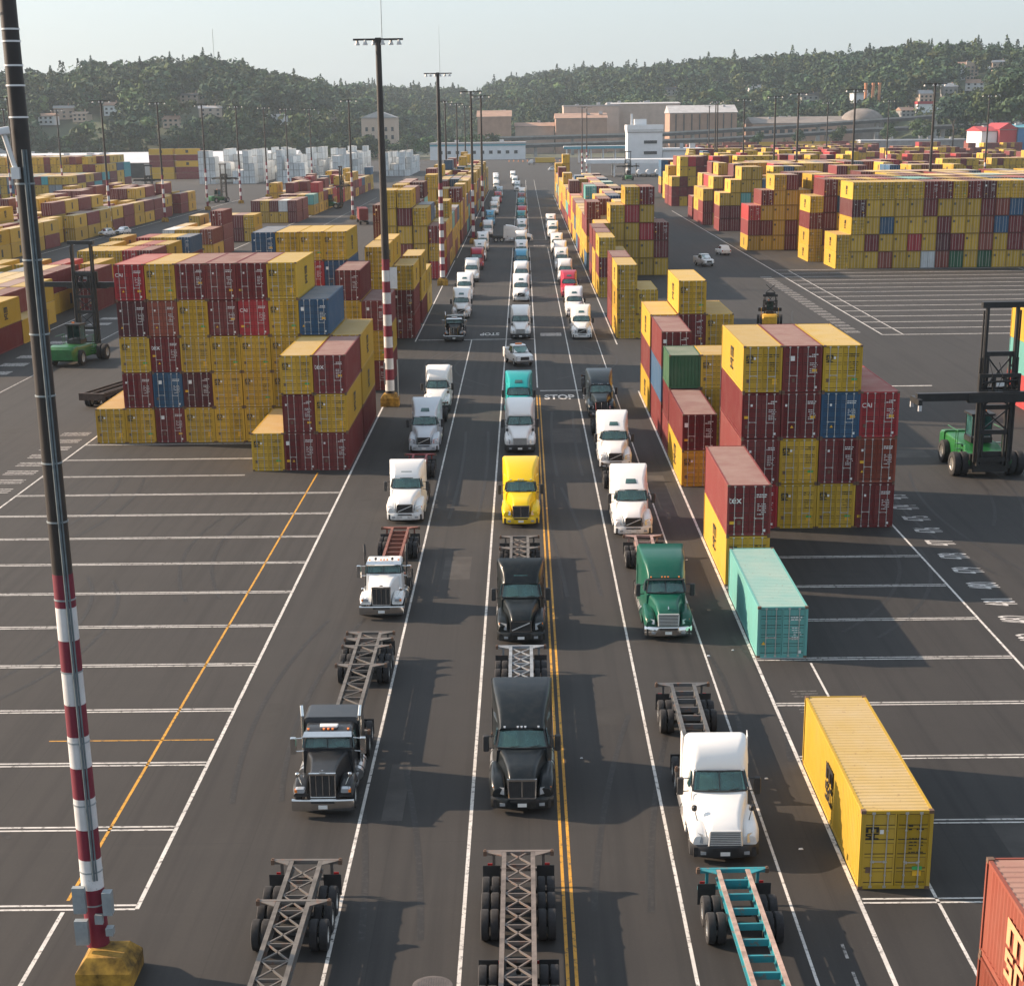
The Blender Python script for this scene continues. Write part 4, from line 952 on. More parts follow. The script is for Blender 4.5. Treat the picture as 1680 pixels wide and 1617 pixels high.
def chassis(L, style, c, axles=2, x=0, y=0, label=None, rz=0, mids=(), rail=None):
    """skeletal container trailer; local y=0 front, y=L rear"""
    root = empty('container_chassis', (x, y, 0), rz); tag(root, label, 'trailer', 'empty container chassis behind the trucks')
    mt, t, p = newmat('chassis_paint'); tc = node(t, 'ShaderNodeTexCoord').outputs['Object']
    n = noise(t, 3.5, 6, .7, tc); n2 = noise(t, .8, 4, .6, tc)
    k = mixc(t, ramp(t, n2, .4, .7, (0,0,0), (.5,.5,.5)), c, [q*.6 for q in c]); k = mixc(t, ramp(t, n, .55, .68, (0,0,0), (.8,.8,.8)), k, (.20,.085,.045)); t.links.new(k, p.inputs['Base Color']); p.inputs['Roughness'].default_value = .6
    zt = 1.26; w = .49
    cap = simple('worn_rail_top', rail or [q*1.0 for q in c], .65, .1, .35, 2.2)
    for s in (-1, 1):
        b = MB(); X = s*w
        b.box(X-.075, X+.075, .0, L-.08, zt-.03, zt, 1); b.box(X-.075, X+.075, 2.6, L-.08, zt-.36, zt-.33); b.box(X-.012, X+.012, 2.6, L-.08, zt-.33, zt-.03)
        b.box(X-.075, X+.075, .0, 2.6, zt-.16, zt-.03)
        b.build('rail', [mt, cap], root)
    def cross(y, wd=.07, dz=.12): 
        b = MB(); b.box(-w+.08, w-.08, y-wd/2, y+wd/2, zt-.05-dz, zt-.045); b.build('crossmember', mt, root)
    def brace(ya, yb, sgn):
        b = MB(); b.bar((-sgn*(w-.06), ya, zt-.06), (sgn*(w-.06), yb, zt-.06), .055, .05); b.build('brace', mt, root)
    if style == 'ladder':
        for y_ in np.arange(.9, L-.6, 1.08): cross(y_, .09, .22)
    elif style == 'x':
        for y_ in np.arange(.6, L-1.0, 1.15): cross(y_, .05); brace(y_, y_+1.15, 1); brace(y_, y_+1.15, -1)
    else:
        sg = 1
        for y_ in np.arange(.6, L-.9, .98): cross(y_, .05); brace(y_, y_+.98, sg); sg = -sg
    for y_ in (0.05, L-.10) + tuple(mids):
        b = MB(); b.box(-1.2, 1.2, y_-.07, y_+.07, zt-.13, zt+.012)
        for s in (-1, 1):
            d = .42 if y_ < L/2 else -.42
            b.prism([(s*.57, y_+math.copysign(.07, d)), (s*1.1, y_+math.copysign(.07, d)), (s*.57, y_+d)], 'z', zt-.02, zt+.006)
        bo = b.build('bolster', mt, root)
        for s in (-1, 1):
            b = MB(); b.box(s*1.15-.06, s*1.15+.06, y_-.085, y_+.085, zt-.15, zt+.02); b.box(s*1.15-.025, s*1.15+.025, y_-.04, y_+.04, zt+.02, zt+.06); b.build('twist_lock', M['casting'], bo)
    b = MB(); b.box(-1.15, 1.15, L-.06, L, .48, .60); b.box(-.9, -.8, L-.12, L-.06, .55, zt-.13); b.box(.8, .9, L-.12, L-.06, .55, zt-.13); b.build('rear_guard', mt, root)
    for s in (-1, 1):
        b = MB(); b.box(s*.95-.12, s*.95+.12, L, L+.02, .66, .76); b.build('tail_light', M['redlens'], root)
        b = MB(); b.box(s*.62-.06, s*.62+.06, 2.75, 2.87, .10, zt-.34); b.box(s*.62-.14, s*.62+.14, 2.68, 2.94, .03, .10); b.build('landing_leg', M['frame'], root)
        b = MB(); b.box(s*.92-.3, s*.92+.3, L-.62, L-.60, .2, .95); b.build('mudflap', M['dark'], root)
    b = MB(); y0 = L-1.75
    for i in range(axles):
        yy_ = y0 - 1.25*i; b.tube((-1.0, yy_, .5), (1.0, yy_, .5), .07, 8); b.box(-.5, -.42, yy_-.5, yy_+.5, .62, .9); b.box(.42, .5, yy_-.5, yy_+.5, .62, .9)
    b.tube((-.3, y0-.6, .72), (.3, y0-.6, .72), .14, 10)
    b.build('axle', M['frame'], root)
    for i in range(axles): axle_duals(root, y0 - 1.25*i)
    return root
TAN = (.135,.125,.115); RST = (.22,.085,.060); GRY = (.11,.115,.12); TEAL = (.022,.235,.285)
Q = []
def rig(kind, x, y, c, label, ch=None, **k): truck(kind, x, y, c, label, **k)
# nearest three, and the chassis of trucks already past the camera
rig('pete', -7.81, 60.3, (.022,.024,.027), 'black long-nose truck with chrome bumper, twin stacks and amber roof lights')
chassis(14.6, 'z', TAN, 3, -7.72, 66.6, 'long tan chassis with zigzag bracing behind the long-nose black truck', 0, (9.2, 12.2, 13.4))
chassis(12.6, 'x', TAN, 3, -7.72, 41.1, 'grey chassis at bottom left, X braces, wide rear beam', R(-.6), (9.3,))
rig('kw', -.25, 60.4, BLK, 'black sleeper truck with tall smooth roof in the front middle lane')
chassis(12.5, 'x', (.24,.27,.30), 3, -.30, 66.1, 'blue-grey X-braced chassis close behind the smooth-roofed black truck')
rig('petelong', -.35, 34.2, (.02,.12,.30), 'blue truck mostly below the frame pulling the X-braced chassis')
chassis(13.2, 'x', (.17,.145,.13), 3, -.37, 41.1, 'pinkish X-braced chassis at bottom centre with three axles')
rig('freightday', 6.92, 55.7, WHT, 'white truck with barred grille and rounded roof, nearest in the right lane')
chassis(10.6, 'ladder', (.10,.105,.11), 2, 6.88, 62.0, 'dark grey short ladder chassis behind the nearest white truck')
chassis(12.6, 'ladder', TEAL, 2, 7.05, 40.1, 'rusty turquoise ladder chassis at bottom right', R(1.2), (), (.42,.30,.25))
rig('daycab', -7.72, 87.6, WHT, 'white day cab truck with green fender stripes and dark stacks')
chassis(11.6, 'ladder', RST, 2, -7.80, 92.7, 'rust red ladder chassis behind the white day cab')
rig('volvoday', -.31, 82.6, (.006,.010,.012), 'black truck with diagonal grille bar in the middle lane')
chassis(12.6, 'x', TAN, 2, -.40, 88.9, 'tan chassis between the diagonal-bar black truck and the yellow truck', 0, (9.6,))
rig('mack', 7.15, 83.2, (.006,.090,.060), 'dark green sleeper truck with amber roof lights')
chassis(12.2, 'ladder', (.34,.24,.22), 2, 7.05, 89.2, 'pale rusty ladder chassis behind the dark green truck', 0)
rig('volvoday', -7.97, 110.6, WHT, 'white truck with diagonal grille bar behind the white day cab')
chassis(12.3, 'ladder', (.28,.05,.05), 2, -7.97, 116.8, 'red ladder chassis behind the white left-lane truck')
rig('kw', -.33, 109.1, (.80,.55,.010), 'bright yellow sleeper truck in the middle lane')
rig('volvo', 6.78, 105.9, WHT, 'white truck with diagonal grille bar behind the dark green truck')
rig('volvo', -8.1, 135.8, (.58,.62,.66), 'pale grey truck with roof window in left lane')
rig('freight', -.42, 135.3, WHT, 'white truck directly behind the bright yellow truck')
rig('volvo', 6.8, 128.1, WHT, 'white truck with pinkish trim, third in the right lane')
rig('freight', -8.05, 156.0, WHT, 'white truck nearest the striped pole, last of its left lane group')
rig('volvo', -.55, 151.2, (.010,.33,.34), 'turquoise truck with roof window ahead of the white pickup')
rig('kw', 6.8, 152.2, (.018,.030,.040), 'dark blue-black truck stopped at the near stop line')
for (x, y, L_, st_, c_, lb) in ((-.35,115.4,12.3,'ladder',RST,'chassis under the white truck behind the yellow one'),(6.8,112.2,12.3,'ladder',TAN,'chassis between the first two white right-lane trucks'),(6.8,134.4,12.3,'x',GRY,'chassis behind the third right-lane truck'),
     (-8.1,142.,12.3,'x',GRY,'chassis behind the pale grey truck'),(-.42,141.5,10.,'ladder',TEAL,'chassis just ahead of the turquoise truck'),(6.8,158.4,12.3,'ladder',(.03,.03,.03),'black chassis behind the blue-black truck at the stop line')):
    chassis(L_, st_, c_, 2, x, y, lb)
COLN = {'w': (WHT,'white'), 'k': (BLK,'black'), 'r': ((.40,.02,.05),'crimson'), 'b': ((.10,.36,.55),'sky blue'), 't': ((.02,.22,.24),'dark teal'), 'm': ((.18,.02,.03),'maroon'), 's': ((.45,.55,.62),'silver blue')}
rt_ = random.Random(8)
for lane, x0, lst in (('left', -8.4, 'k209.1 w235.1 w260 w290 r315.5 w336 w362 w407.5 b455 w507 w537 r582 s628 w698 w776 w805'), ('middle', -.4, 'w210.8 w256.8 w281.5 b310 w334.7 w365 w411 t450 r477 t526 m569 w615 w687 w752 w832'), ('right', 6.9, 'w210.1 w235 r262 w286 w312.5 w331.5 w354.7 w401 w432')):
    for i, s_ in enumerate(lst.split()):
        y = float(s_[1:]); c, nm = COLN[s_[0]]
        kd = 'pete' if s_ == 'k209.1' else rt_.choice(('volvo', 'freight', 'kw', 'volvo'))
        if s_ in ('w210.8',): kd = 'freight'
        if s_ in ('w256.8', 'w210.1', 'w235'): kd = 'volvo'
        dx = -.35 if (lane == 'left' and 255 < y < 300) else 0
        if y > 640 and lane != 'right': dx = -1.0 - (y-640)/60
        truck(kd, x0 + dx + rt_.uniform(-.15,.15), y, c, '%s truck, %s of the queue beyond the stop line in the %s lane' % (nm, ordn(i), lane), 0, y > 245, 'trucks queueing beyond the far stop line')
truck('volvo', 2.1, 391.5, WHT, 'white truck turning across the lanes, seen from its side', R(90), False, None)
chassis(9.0, 'ladder', (.05,.05,.05), 2, -3.4, 391.5, 'dark chassis pulled by the truck crossing the lanes', R(90))
for p_ in PROTO.values():                               # the prototypes themselves leave the scene
    def rm(o):
        for c_ in list(o.children): rm(c_)
        bpy.data.objects.remove(o)
    rm(p_)

# ---------------------------------------------------------------- light poles
M['poleblack'] = simple('black_pole_paint', (.022,.017,.016), .5, 0, .35, .8); M['bandred'] = roadpaint('red_band_paint', (.19,.014,.036), .62); M['bandwhite'] = simple('white_steel_paint', (.66,.67,.68), .5, 0, .08, 2); M['bandw'] = roadpaint('white_band_paint', (.66,.67,.68), .63)
M['polebase'] = simple('yellow_concrete', (.30,.17,.025), .9, 0, .75, 1.6); M['greybox'] = simple('grey_steel_box', (.27,.31,.33), .5, .2, .12); M['lampglass'] = simple('lamp_glass', (.50,.50,.49), .3, 0, .05)
def ring_tube(b, z0, z1, r0, r1, n=18, mi=0): b.tube((0,0,z0), (0,0,z1), r0, n, mi, r1)
def light_pole(x, y, h, r, label, near=False, stripes=(1.4, 13.4, 12), ant=0, heads=6, hw=2.2, group='tall light poles of the yard'):
    root = empty('light_pole', (x, y, 0)); tag(root, label, 'light pole', group)
    rad = lambda z: r*(1 - .42*z/h)
    b = MB(); b.loft([[(-.85,-.85,0),(.85,-.85,0),(.85,.85,0),(-.85,.85,0)],[(-.85,-.85,.75),(.85,-.85,.75),(.85,.85,.75),(-.85,.85,.75)],[(-.55,-.55,1.15),(.55,-.55,1.15),(.55,.55,1.15),(-.55,.55,1.15)]]) ; b.build('base', M['polebase'], root)
    b = MB(); ring_tube(b, 1.1, h, rad(0)*.985, rad(h)); b.build('pole', M['poleblack'], root, True)
    z0, z1, n = stripes
    for i in range(n):
        za = z1 - (z1-z0)*(i+1)/n; zb = z1 - (z1-z0)*i/n
        b = MB(); ring_tube(b, za, zb, rad(za)+.006, rad(zb)+.006); b.build('painted_band', M['bandred'] if i % 2 == 0 else M['bandw'], root, True)
    b = MB(); b.box(-hw, hw, -.09, .09, h-.16, h); b.box(-.25,.25,-.25,.25,h-.3,h+.06); bm_ = b.build('head_beam', M['poleblack'], root)
    for i in range(heads):
        u = (-hw + .35 + i*(hw-.75)/(heads/2-1)) if i < heads/2 else (hw - .35 - (i-heads/2)*(hw-.75)/(heads/2-1))
        b = MB(); b.lathe([(0,0),(.10,0),(.12,.12),(.22,.34),(.23,.42),(0,.42)], 10); o = b.build('lamp', [M['lampglass']], root, True)
        o.location = (u, -.16 if i % 2 else .16, h-.12); o.rotation_euler = (0, R(90), 0)
    if ant:
        b = MB(); b.tube((.35,0,h), (.35,0,h+ant), .035, 6, 0, .012); b.build('antenna', M['greybox'], root)
    return root
p1 = light_pole(-13.45, 48.15, 32.5, .35, 'nearest light pole, thick black shaft with red and white bands at left edge', True, (1.85, 12.78, 11))
b = MB(); ring_tube(b, .9, 1.85, .356, .348); b.build('painted_band', M['bandred'], p1, True)
for c_ in p1.children:
    if c_.name.startswith('base'): c_.location = (.42, -.45, -.22); c_.scale = (1.0, 1.05, 1)
b = MB()
b.tube((.16,-.36,3.2), (.10,-.26,24.5), .045, 8); b.tube((.25,-.34,3.2), (.18,-.24,24.5), .028, 8); b.build('conduit', simple('dull_conduit', (.12,.15,.165), .75, 0, .2), p1)
for z in (2.3,3.4,5.6,7.6,9.8,12.0,14.3,16.0,17.9,19.6,21.6,23.6,25.3,26.1,26.6,27.2,27.5):
    b = MB(); rr = .35*(1-.42*z/32.5); ring_tube(b, z, z+.045, rr+.02, rr+.02); b.build('strap', M['greybox'] if z < 24 else M['bandwhite'], p1, True)
b = MB(); b.loft([rrect(-.48,.085,-.09,.09,.04), rrect(.0,.095,-.10,.10,.04)]); o = b.build('security_camera', M['bandwhite'], p1, True); o.location = (-.22, -.30, 25.0); o.rotation_euler = (R(8), 0, R(-58))
b = MB(); b.tube((-.14,-.28,24.0), (-.34,-.34,24.88), .07, 8); b.box(-.24,-.02,-.40,-.20,23.75,24.05); b.build('camera_bracket', M['bandwhite'], p1)
b = MB(); b.box(-.50,-.12,-.58,-.38,2.2,3.05); b.box(-.52,-.12,-.60,-.38,1.15,1.95); b.build('electrical_box', M['greybox'], p1)
b = MB(); b.box(.38,.66,-.52,-.2,2.1,2.85); b.box(.40,.62,-.5,-.22,1.4,1.65); b.box(.1,.34,-.50,-.34,1.8,2.1); b.build('electrical_box', M['greybox'], p1)
b = MB(); b.tube((-.45,.05,27.9), (-.75,-.1,28.3), .02, 6)
for i in range(8): b.tube((-.75+.3*math.cos(i*.8), -.2, 28.4+.3*math.sin(i*.8)), (-.75+.3*math.cos(i*.8+.8), -.2, 28.4+.3*math.sin(i*.8+.8)), .018, 6)
b.build('cable_loop', M['greybox'], p1)
p2 = light_pole(-12.6, 160.7, 32.2, .43, 'second light pole from camera, red and white bands by left stacks', True, (1.4, 13.35, 12), 14)
b = MB(); b.box(.36, 1.0, -.1, .1, 10.7, 12.6); b.build('sign_plate', M['bandwhite'], p2)
b = MB(); b.box(-.5,-.36,-.2,.2,2.0,4.0); b.tube((.75,.2,.8),(.75,.2,4.2),.06,8); b.build('electrical_box', M['greybox'], p2)
p3 = light_pole(-13.2, 285.7, 32.6, .42, 'third light pole from camera, red and white bands beside the left lane', True, (1.3, 16.0, 14), 7)
POLES = {'in the row along the lanes': [(-10.9,386.6),(-10.2,448.3)], 'above the far left lane stacks': [(-23.3,547),(-22.4,617.6),(-22.5,707)], 'beyond the low left block': [(-104.3,447.5),(-99.6,493),(-99.4,560),(-96,605.6),(-94,656.4),(-93.5,713.2),(-87.2,740)],
         'at the outer left of the yard': [(-167.5,649),(-110.4,388),(-169.7,590)], 'above the aisle left of centre': [(-47.3,493.4)], 'right of centre near the gate': [(27.8,838),(30.5,852)],
         'along the right block': [(82.9,364.4),(78.7,428),(72.7,476),(74.5,532),(73.8,600.4),(70,647),(73.9,690)], 'in the far right yard': [(89.3,862),(142.9,705),(146.8,569.3),(126.8,750)]}
for where, lst in POLES.items():
    for i, (x, y) in enumerate(lst): light_pole(x, y, 31.5, .36, '%s distant light pole %s' % (ordn(i), where), False, (1.3, 12.5, 9), 0, 4, 2.4)

# ---------------------------------------------------------------- container handlers
M['hgreen'] = simple('handler_green', (.010,.125,.026), .45, 0, .2, 2, .3); M['hblack'] = simple('handler_black', (.016,.016,.017), .5, 0, .3); M['hyellow'] = simple('handler_yellow', (.62,.33,.015), .5, 0, .15)
def handler(x, y, rz, label, body='hgreen', cw='hgreen', mast=12.2, spread=6.1, zs=7.2):
    """top loader; local mast at y=0 facing -y, body behind"""
    root = empty('container_handler', (x, y, 0), rz); tag(root, label, 'container handler', 'container handlers working in the yard')
    for s in (-1, 1):
        b = MB(); b.box(s*1.08-.09, s*1.08+.09, -.1, .30, .9, mast); b.box(s*.80-.07, s*.80+.07, .02, .30, 1.0, mast-3.2); b.build('mast_upright', M['hblack'], root)
        b = MB(); b.tube((s*1.32,.12,1.2), (s*1.32,.12,mast-3.5), .12, 8); b.tube((s*1.32,.12,mast-3.5), (s*1.32,.12,mast-.2), .07, 8); b.build('lift_cylinder', M['hblack'], root)
        for xx in (1.75, 2.35): 
            w = obj('wheel', WH, root, (s*xx, 1.3, .88), 0 if s > 0 else math.pi); w.scale = (1.9, 1.72, 1.72); obj('rim', RIM, w)
        w = obj('wheel', WH, root, (s*1.6, 6.6, .85), 0 if s > 0 else math.pi); w.scale = (1.8, 1.66, 1.66); obj('rim', RIM, w)
    b = MB(); b.box(-1.3, 1.3, .32, .44, .4, 1.9); b.box(-1.5, 1.5, .45, .75, .6, 1.7); b.build('apron', M['hblack'], root)
    def beam(*a): b = MB(); b.box(*a); b.build('mast_crossbeam', M['hblack'], root)
    beam(-1.5, 1.5, -.12, .36, mast, mast+.4); beam(-1.1, 1.1, .05, .3, mast-5.9, mast-5.6)
    for z in (1.2, 3.2, 5.0, mast-3.4): beam(-1.0, 1.0, .0, .25, z, z+.32)
    for a, c in ((mast-5.6, mast-3.4), (3.5, 5.0), (5.3, 6.6)):
        for q in (-1, 1): b = MB(); b.bar((-.9*q,.12,a), (.9*q,.12,c), .10, .10); b.build('mast_brace', M['hblack'], root)
    b = MB(); b.box(-1.5,1.5,-.5,-.12,zs-.1,zs+.25); b.box(-1.5,1.5,-.45,-.12,zs+1.15,zs+1.4)
    for xx in (-1.5,-.5,.3,1.3): b.box(xx,xx+.2,-.45,-.14,zs+.25,zs+1.15)
    b.tube((-1.3,-.5,zs+.8),(1.2,-.5,zs+.95),.07,8); b.bar((-1.4,-.3,zs+.3),(-.4,-.3,zs+1.1),.08,.08); b.bar((1.4,-.3,zs+.3),(.4,-.3,zs+1.1),.08,.08); cg = b.build('carriage', M['hblack'], root)
    for xx in (-.9,-.2,.6): 
        b = MB(); b.tube((xx,-.52,zs+.25),(xx+.3,-.6,zs+1.3),.025,6); b.tube((xx+.3,-.6,zs+1.3),(xx+.1,-.3,zs+2.2),.025,6); b.build('hose', M['hblack'], cg)
    b = MB(); b.box(-.28,.28,-.56,-.50,zs+.55,zs+.80); b.build('maker_plate', M['bandwhite'], cg)
    b = MB(); b.box(-spread, spread, -1.15, -.62, zs-.35, zs+.2); b.box(-2.4, 2.4, -1.30, -.56, zs-.5, zs+.1)
    for s in (-1, 1): b.box(s*spread-.14, s*spread+.14, -2.0, .22, zs-.5, zs-.1)
    sp = b.build('spreader', M['hblack'], root)
    for s in (-1, 1):
        b = MB()
        for yy_ in (-2.0, .1): b.box(s*spread-.12, s*spread+.12, yy_, yy_+.14, zs-.9, zs-.5)
        b.build('twist_lock', M['bandwhite'], sp)
    b = MB(); b.loft([rrect(.6,1.45,.7,1.6,.1), rrect(2.2,1.45,.7,1.7,.12), rrect(2.6,1.35,.7,2.0,.15), rrect(6.2,1.35,.7,2.1,.15), rrect(7.2,1.4,.75,2.2,.2)]); b.box(-1.6,1.6,.45,2.2,.85,1.25); b.build('body', M[body], root, True)
    b = MB(); b.loft([rrect(7.2,1.5,.55,2.3,.15), rrect(8.3,1.5,.6,2.2,.3), rrect(8.6,1.3,.8,1.9,.3)]); b.build('counterweight', M[cw], root, True)
    b = MB(); b.box(-.8,.8,2.75,4.5,2.1,2.5)
    for sx in (-.75,.67):
        for yy_ in (2.8,4.35): b.box(sx, sx+.08, yy_, yy_+.08, 2.5, 4.1)
    b.box(-.88,.88,2.65,4.6,4.1,4.25); cb = b.build('operator_cab', M['hblack'], root)
    b = MB(); b.box(-.66,.66,2.80,2.83,2.6,4.05); b.box(-.72,-.70,2.95,4.3,2.6,4.05); b.box(.70,.72,2.95,4.3,2.6,4.05); b.build('cab_window', M['glass'], cb)
    b = MB(); b.box(.2,.45,3.4,3.6,4.25,4.42); b.build('beacon', M['amber'], cb)
    for s in (-1, 1):
        b = MB(); 
        for z in (1.2,1.6,2.0): b.box(s*1.5-.3,s*1.5+.1,2.9,3.4,z,z+.05)
        for q in (0,.5): b.tube((s*1.75,2.9+q,1.0),(s*1.75,2.9+q,3.0),.03,6)
        b.tube((s*1.75,2.9,3.0),(s*1.75,5.5,3.0),.03,6); b.build('ladder', M['hyellow'] if body == 'hyellow' else M['hgreen'], root)
    return root
handler(33.9, 123.6, R(3), 'green container handler with tall black mast facing camera at right', 'hgreen', 'hgreen', 12.2, 6.1, 6.2)
handler(-49.8, 198.5, R(172), 'green container handler with dark mast seen from behind, left aisle', 'hgreen', 'hgreen', 12.6, 6.1, 8.2)
hy = handler(31.6, 224.5, R(172), 'yellow container handler half hidden behind the right stack', 'hyellow', 'hyellow', 4.6, 1.4, 2.6); hy.scale = (.62, .62, .75)
handler(-57., 560., R(80), 'green container handler beside low maroon containers, far left aisle', 'hgreen', 'hgreen', 12.4, 5, 7.0)
handler(-104., 620., R(150), 'green container handler behind the outer left block', 'hgreen', 'hgreen', 12.4, 5, 8.0)
handler(-128., 610., R(200), 'distant container handler with dark mast by the outer left block', 'hblack', 'hblack', 12.4, 5, 8.0)
handler(47., 800., R(180), 'distant black container handler near the tank trailers', 'hblack', 'hgreen', 12., 5, 6.0)
# flat terminal trailer with headboard, left aisle
tr = empty('terminal_trailer', (-40.6, 160.9, 0), R(-14)); tag(tr, 'low dark flatbed trailer with tall rusty headboard behind the left stack', 'trailer')
M['rustdark'] = simple('dark_rusty_steel', (.060,.042,.034), .75, .2, .4, 2.5); M['headb'] = simple('scuffed_headboard', (.17,.13,.11), .75, 0, .35, 1.6)
for s in (-1, 1):
    b = MB(); b.box(s*.55-.1, s*.55+.1, 0, 13, .95, 1.3); b.build('rail', M['rustdark'], tr)
    b = MB(); b.box(s*1.15-.05, s*1.15+.05, .2, 13, 1.1, 1.36); b.build('side_guide', M['rustdark'], tr)
b = MB(); b.box(-1.3,1.3,-.1,.25,.75,1.4); b.box(-1.3,1.3,.25,13,1.02,1.10); b.build('deck', M['rustdark'], tr)
b = MB(); b.box(-1.3,1.3,13,13.15,1.1,4.1); b.build('headboard', M['headb'], tr)
for y in (1.2, 2.5): axle_duals(tr, y)

# ---------------------------------------------------------------- pickups and cars (local: front at y=0 facing -y)
def pickup(x, y, rz, label, bed=True, L=5.7, c=(.80,.80,.79), beacon=False, name='pickup_truck', cat='pickup truck'):
    root = empty(name, (x, y, 0), rz); tag(root, label, cat, 'white service vehicles in the yard')
    b = MB(); b.loft([rrect(.0,.80,.48,.86,.10), rrect(.12,.92,.42,1.02,.10), rrect(.5,.96,.40,1.10,.12), rrect(1.55,.98,.40,1.16,.12), rrect(2.0,.98,.40,1.18,.10), rrect(L-.1,.97,.42,1.14 if bed else 1.12,.08), rrect(L,.94,.46,1.08,.06)])
    o = b.build('body', M['cabp'], root, True); o.color = (*c, 1)
    e = 3.9 if bed else L-.5
    b = MB(); b.loft([rrect(1.45,.90,1.10,1.17,.04,.88), rrect(2.1,.90,1.1,1.78,.10,.72), rrect(2.6,.90,1.1,1.86,.12,.74), rrect(e-.45,.90,1.1,1.84,.12,.74), rrect(e,.88,1.1,1.2,.04,.86)]); o = b.build('cabin', M['cabp'], root, True); o.color = (*c, 1)
    windscreen(root, 1.52, 1.18, 2.06, 1.74, .86, .70, False, .05, False)
    for s in (-1, 1):
        b = MB(); b.add([(s*.905,2.0,1.24),(s*.905,e-.5,1.24),(s*.79,e-.6,1.72),(s*.79,2.3,1.72),(s*.87,2.0,1.24),(s*.87,e-.5,1.24),(s*.75,e-.6,1.72),(s*.75,2.3,1.72)], [(0,1,2,3),(0,4,5,1),(1,5,6,2),(2,6,7,3),(3,7,4,0)]); b.build('side_window', M['glass'], root)
        b = MB(); b.box(s*.72-.16, s*.72+.16, -.01+.06, .16, .80, .96); b.build('headlight', M['lens'], root)
        b = MB(); b.box(s*1.02-.1, s*1.02+.1, 1.7, 1.85, 1.15, 1.33); b.build('mirror', M['dark'], root)
        b = MB(); b.box(s*.82-.08, s*.82+.08, L, L+.02, .75, 1.0); b.build('tail_light', M['redlens'], root)
        for yy_ in (1.05, L-1.3):
            w = obj('wheel', WH, root, (s*.86, yy_, .38), 0 if s > 0 else math.pi); w.scale = (.85, .75, .75); obj('rim', RIM, w)
    b = MB(); b.box(-.45,.45,-.015,.1,.62,.92); b.build('grille', M['dark'], root)
    b = MB(); b.box(-.92,.92,-.06,.1,.42,.58); b.build('bumper', M['chrome'], root)
    if bed:
        b = MB(); b.box(-.84,.84,e+.05,L-.1,1.13,1.15); b.build('bed', M['dark'], root)
        for (a, c_, d, e_) in ((-.95,-.86,e,L),(.86,.95,e,L),(-.86,.86,L-.09,L)):
            b = MB(); b.box(a, c_, d, e_, 1.12, 1.36); o = b.build('bed_wall', M['cabp'], root); o.color = (*c, 1)
    if beacon:
        b = MB(); b.box(-.35,.35,2.6,2.8,1.87,1.99); b.build('beacon', M['amber'], root)
    if bed: root.scale = (1.04, 1.0, 1.14)
    return root
pickup(.05, 186.3, R(15), 'white pickup with amber roof beacon crossing behind the turquoise truck', True, 5.7, beacon=True)
pickup(33.4, 316.5, R(15), 'white pickup facing the camera on the right aisle', True)
pickup(38.6, 347.6, R(190), 'white utility car driving away on the right aisle', False, 4.8)
pickup(-102.3, 428., R(-20), 'nearer white car in the left aisle past the low containers', False, 4.6); pickup(-99.6, 434., R(-20), 'farther white car in the left aisle past the low containers', False, 4.6)
pickup(18.5, 972., R(95), 'white car parked across the end of the truck road', False, 4.7)
# small rigs far off
def boxrig(x, y, rz, code, label):
    root = empty('container_truck', (x, y, 0), rz); tag(root, label, 'truck')
    b = MB(); b.box(-1.2,1.2,0,12.2,1.2,4.1); b.box(-1.22,-1.1,0,.1,1.2,4.12); b.box(1.1,1.22,0,.1,1.2,4.12); o = b.build('container', M['wall'], root); o.color = (*PAL[code], 1)
    b = MB(); b.box(-.5,.5,-3,12,.9,1.2); b.build('frame', M['frame'], root)
    b = MB(); b.loft([rrect(-4.6,1.0,.8,1.6,.1), rrect(-3.6,1.1,.8,2.2,.1), rrect(-3.2,1.1,.8,2.9,.15), rrect(-1.4,1.1,.8,3.0,.15)]); o = b.build('cab', M['cabp'], root, True); o.color = (.6,.6,.6,1)
    for yy_ in (-3.8, -1.0, 10.0, 11.2): axle_duals(root, yy_)
    return root
boxrig(-43.5, 477.5, R(180+8), 'M', 'maroon container on a truck driving away up the left aisle')
boxrig(-42, 640., R(180), 'G', 'dark container truck far up the left aisle')
o = boxrig(8., 1118., R(-90), 'Y', 'yellow container on a truck crossing at the end of the road')
for i in range(5):
    root = empty('tank_trailer', (55 + 4.3*i, 842, 0)); tag(root, '%s white tank trailer from the left in the row beside the office' % ordn(i), 'tank trailer', 'tank trailers by the office')
    b = MB(); b.tube((0,0,2.2),(0,9,2.2),1.15,14); b.build('tank', M['bandwhite'], root, True)
    b = MB(); b.box(-.5,.5,0,9,.8,1.1); b.build('frame', M['frame'], root)
    for yy_ in (1.0, 2.3): axle_duals(root, yy_)
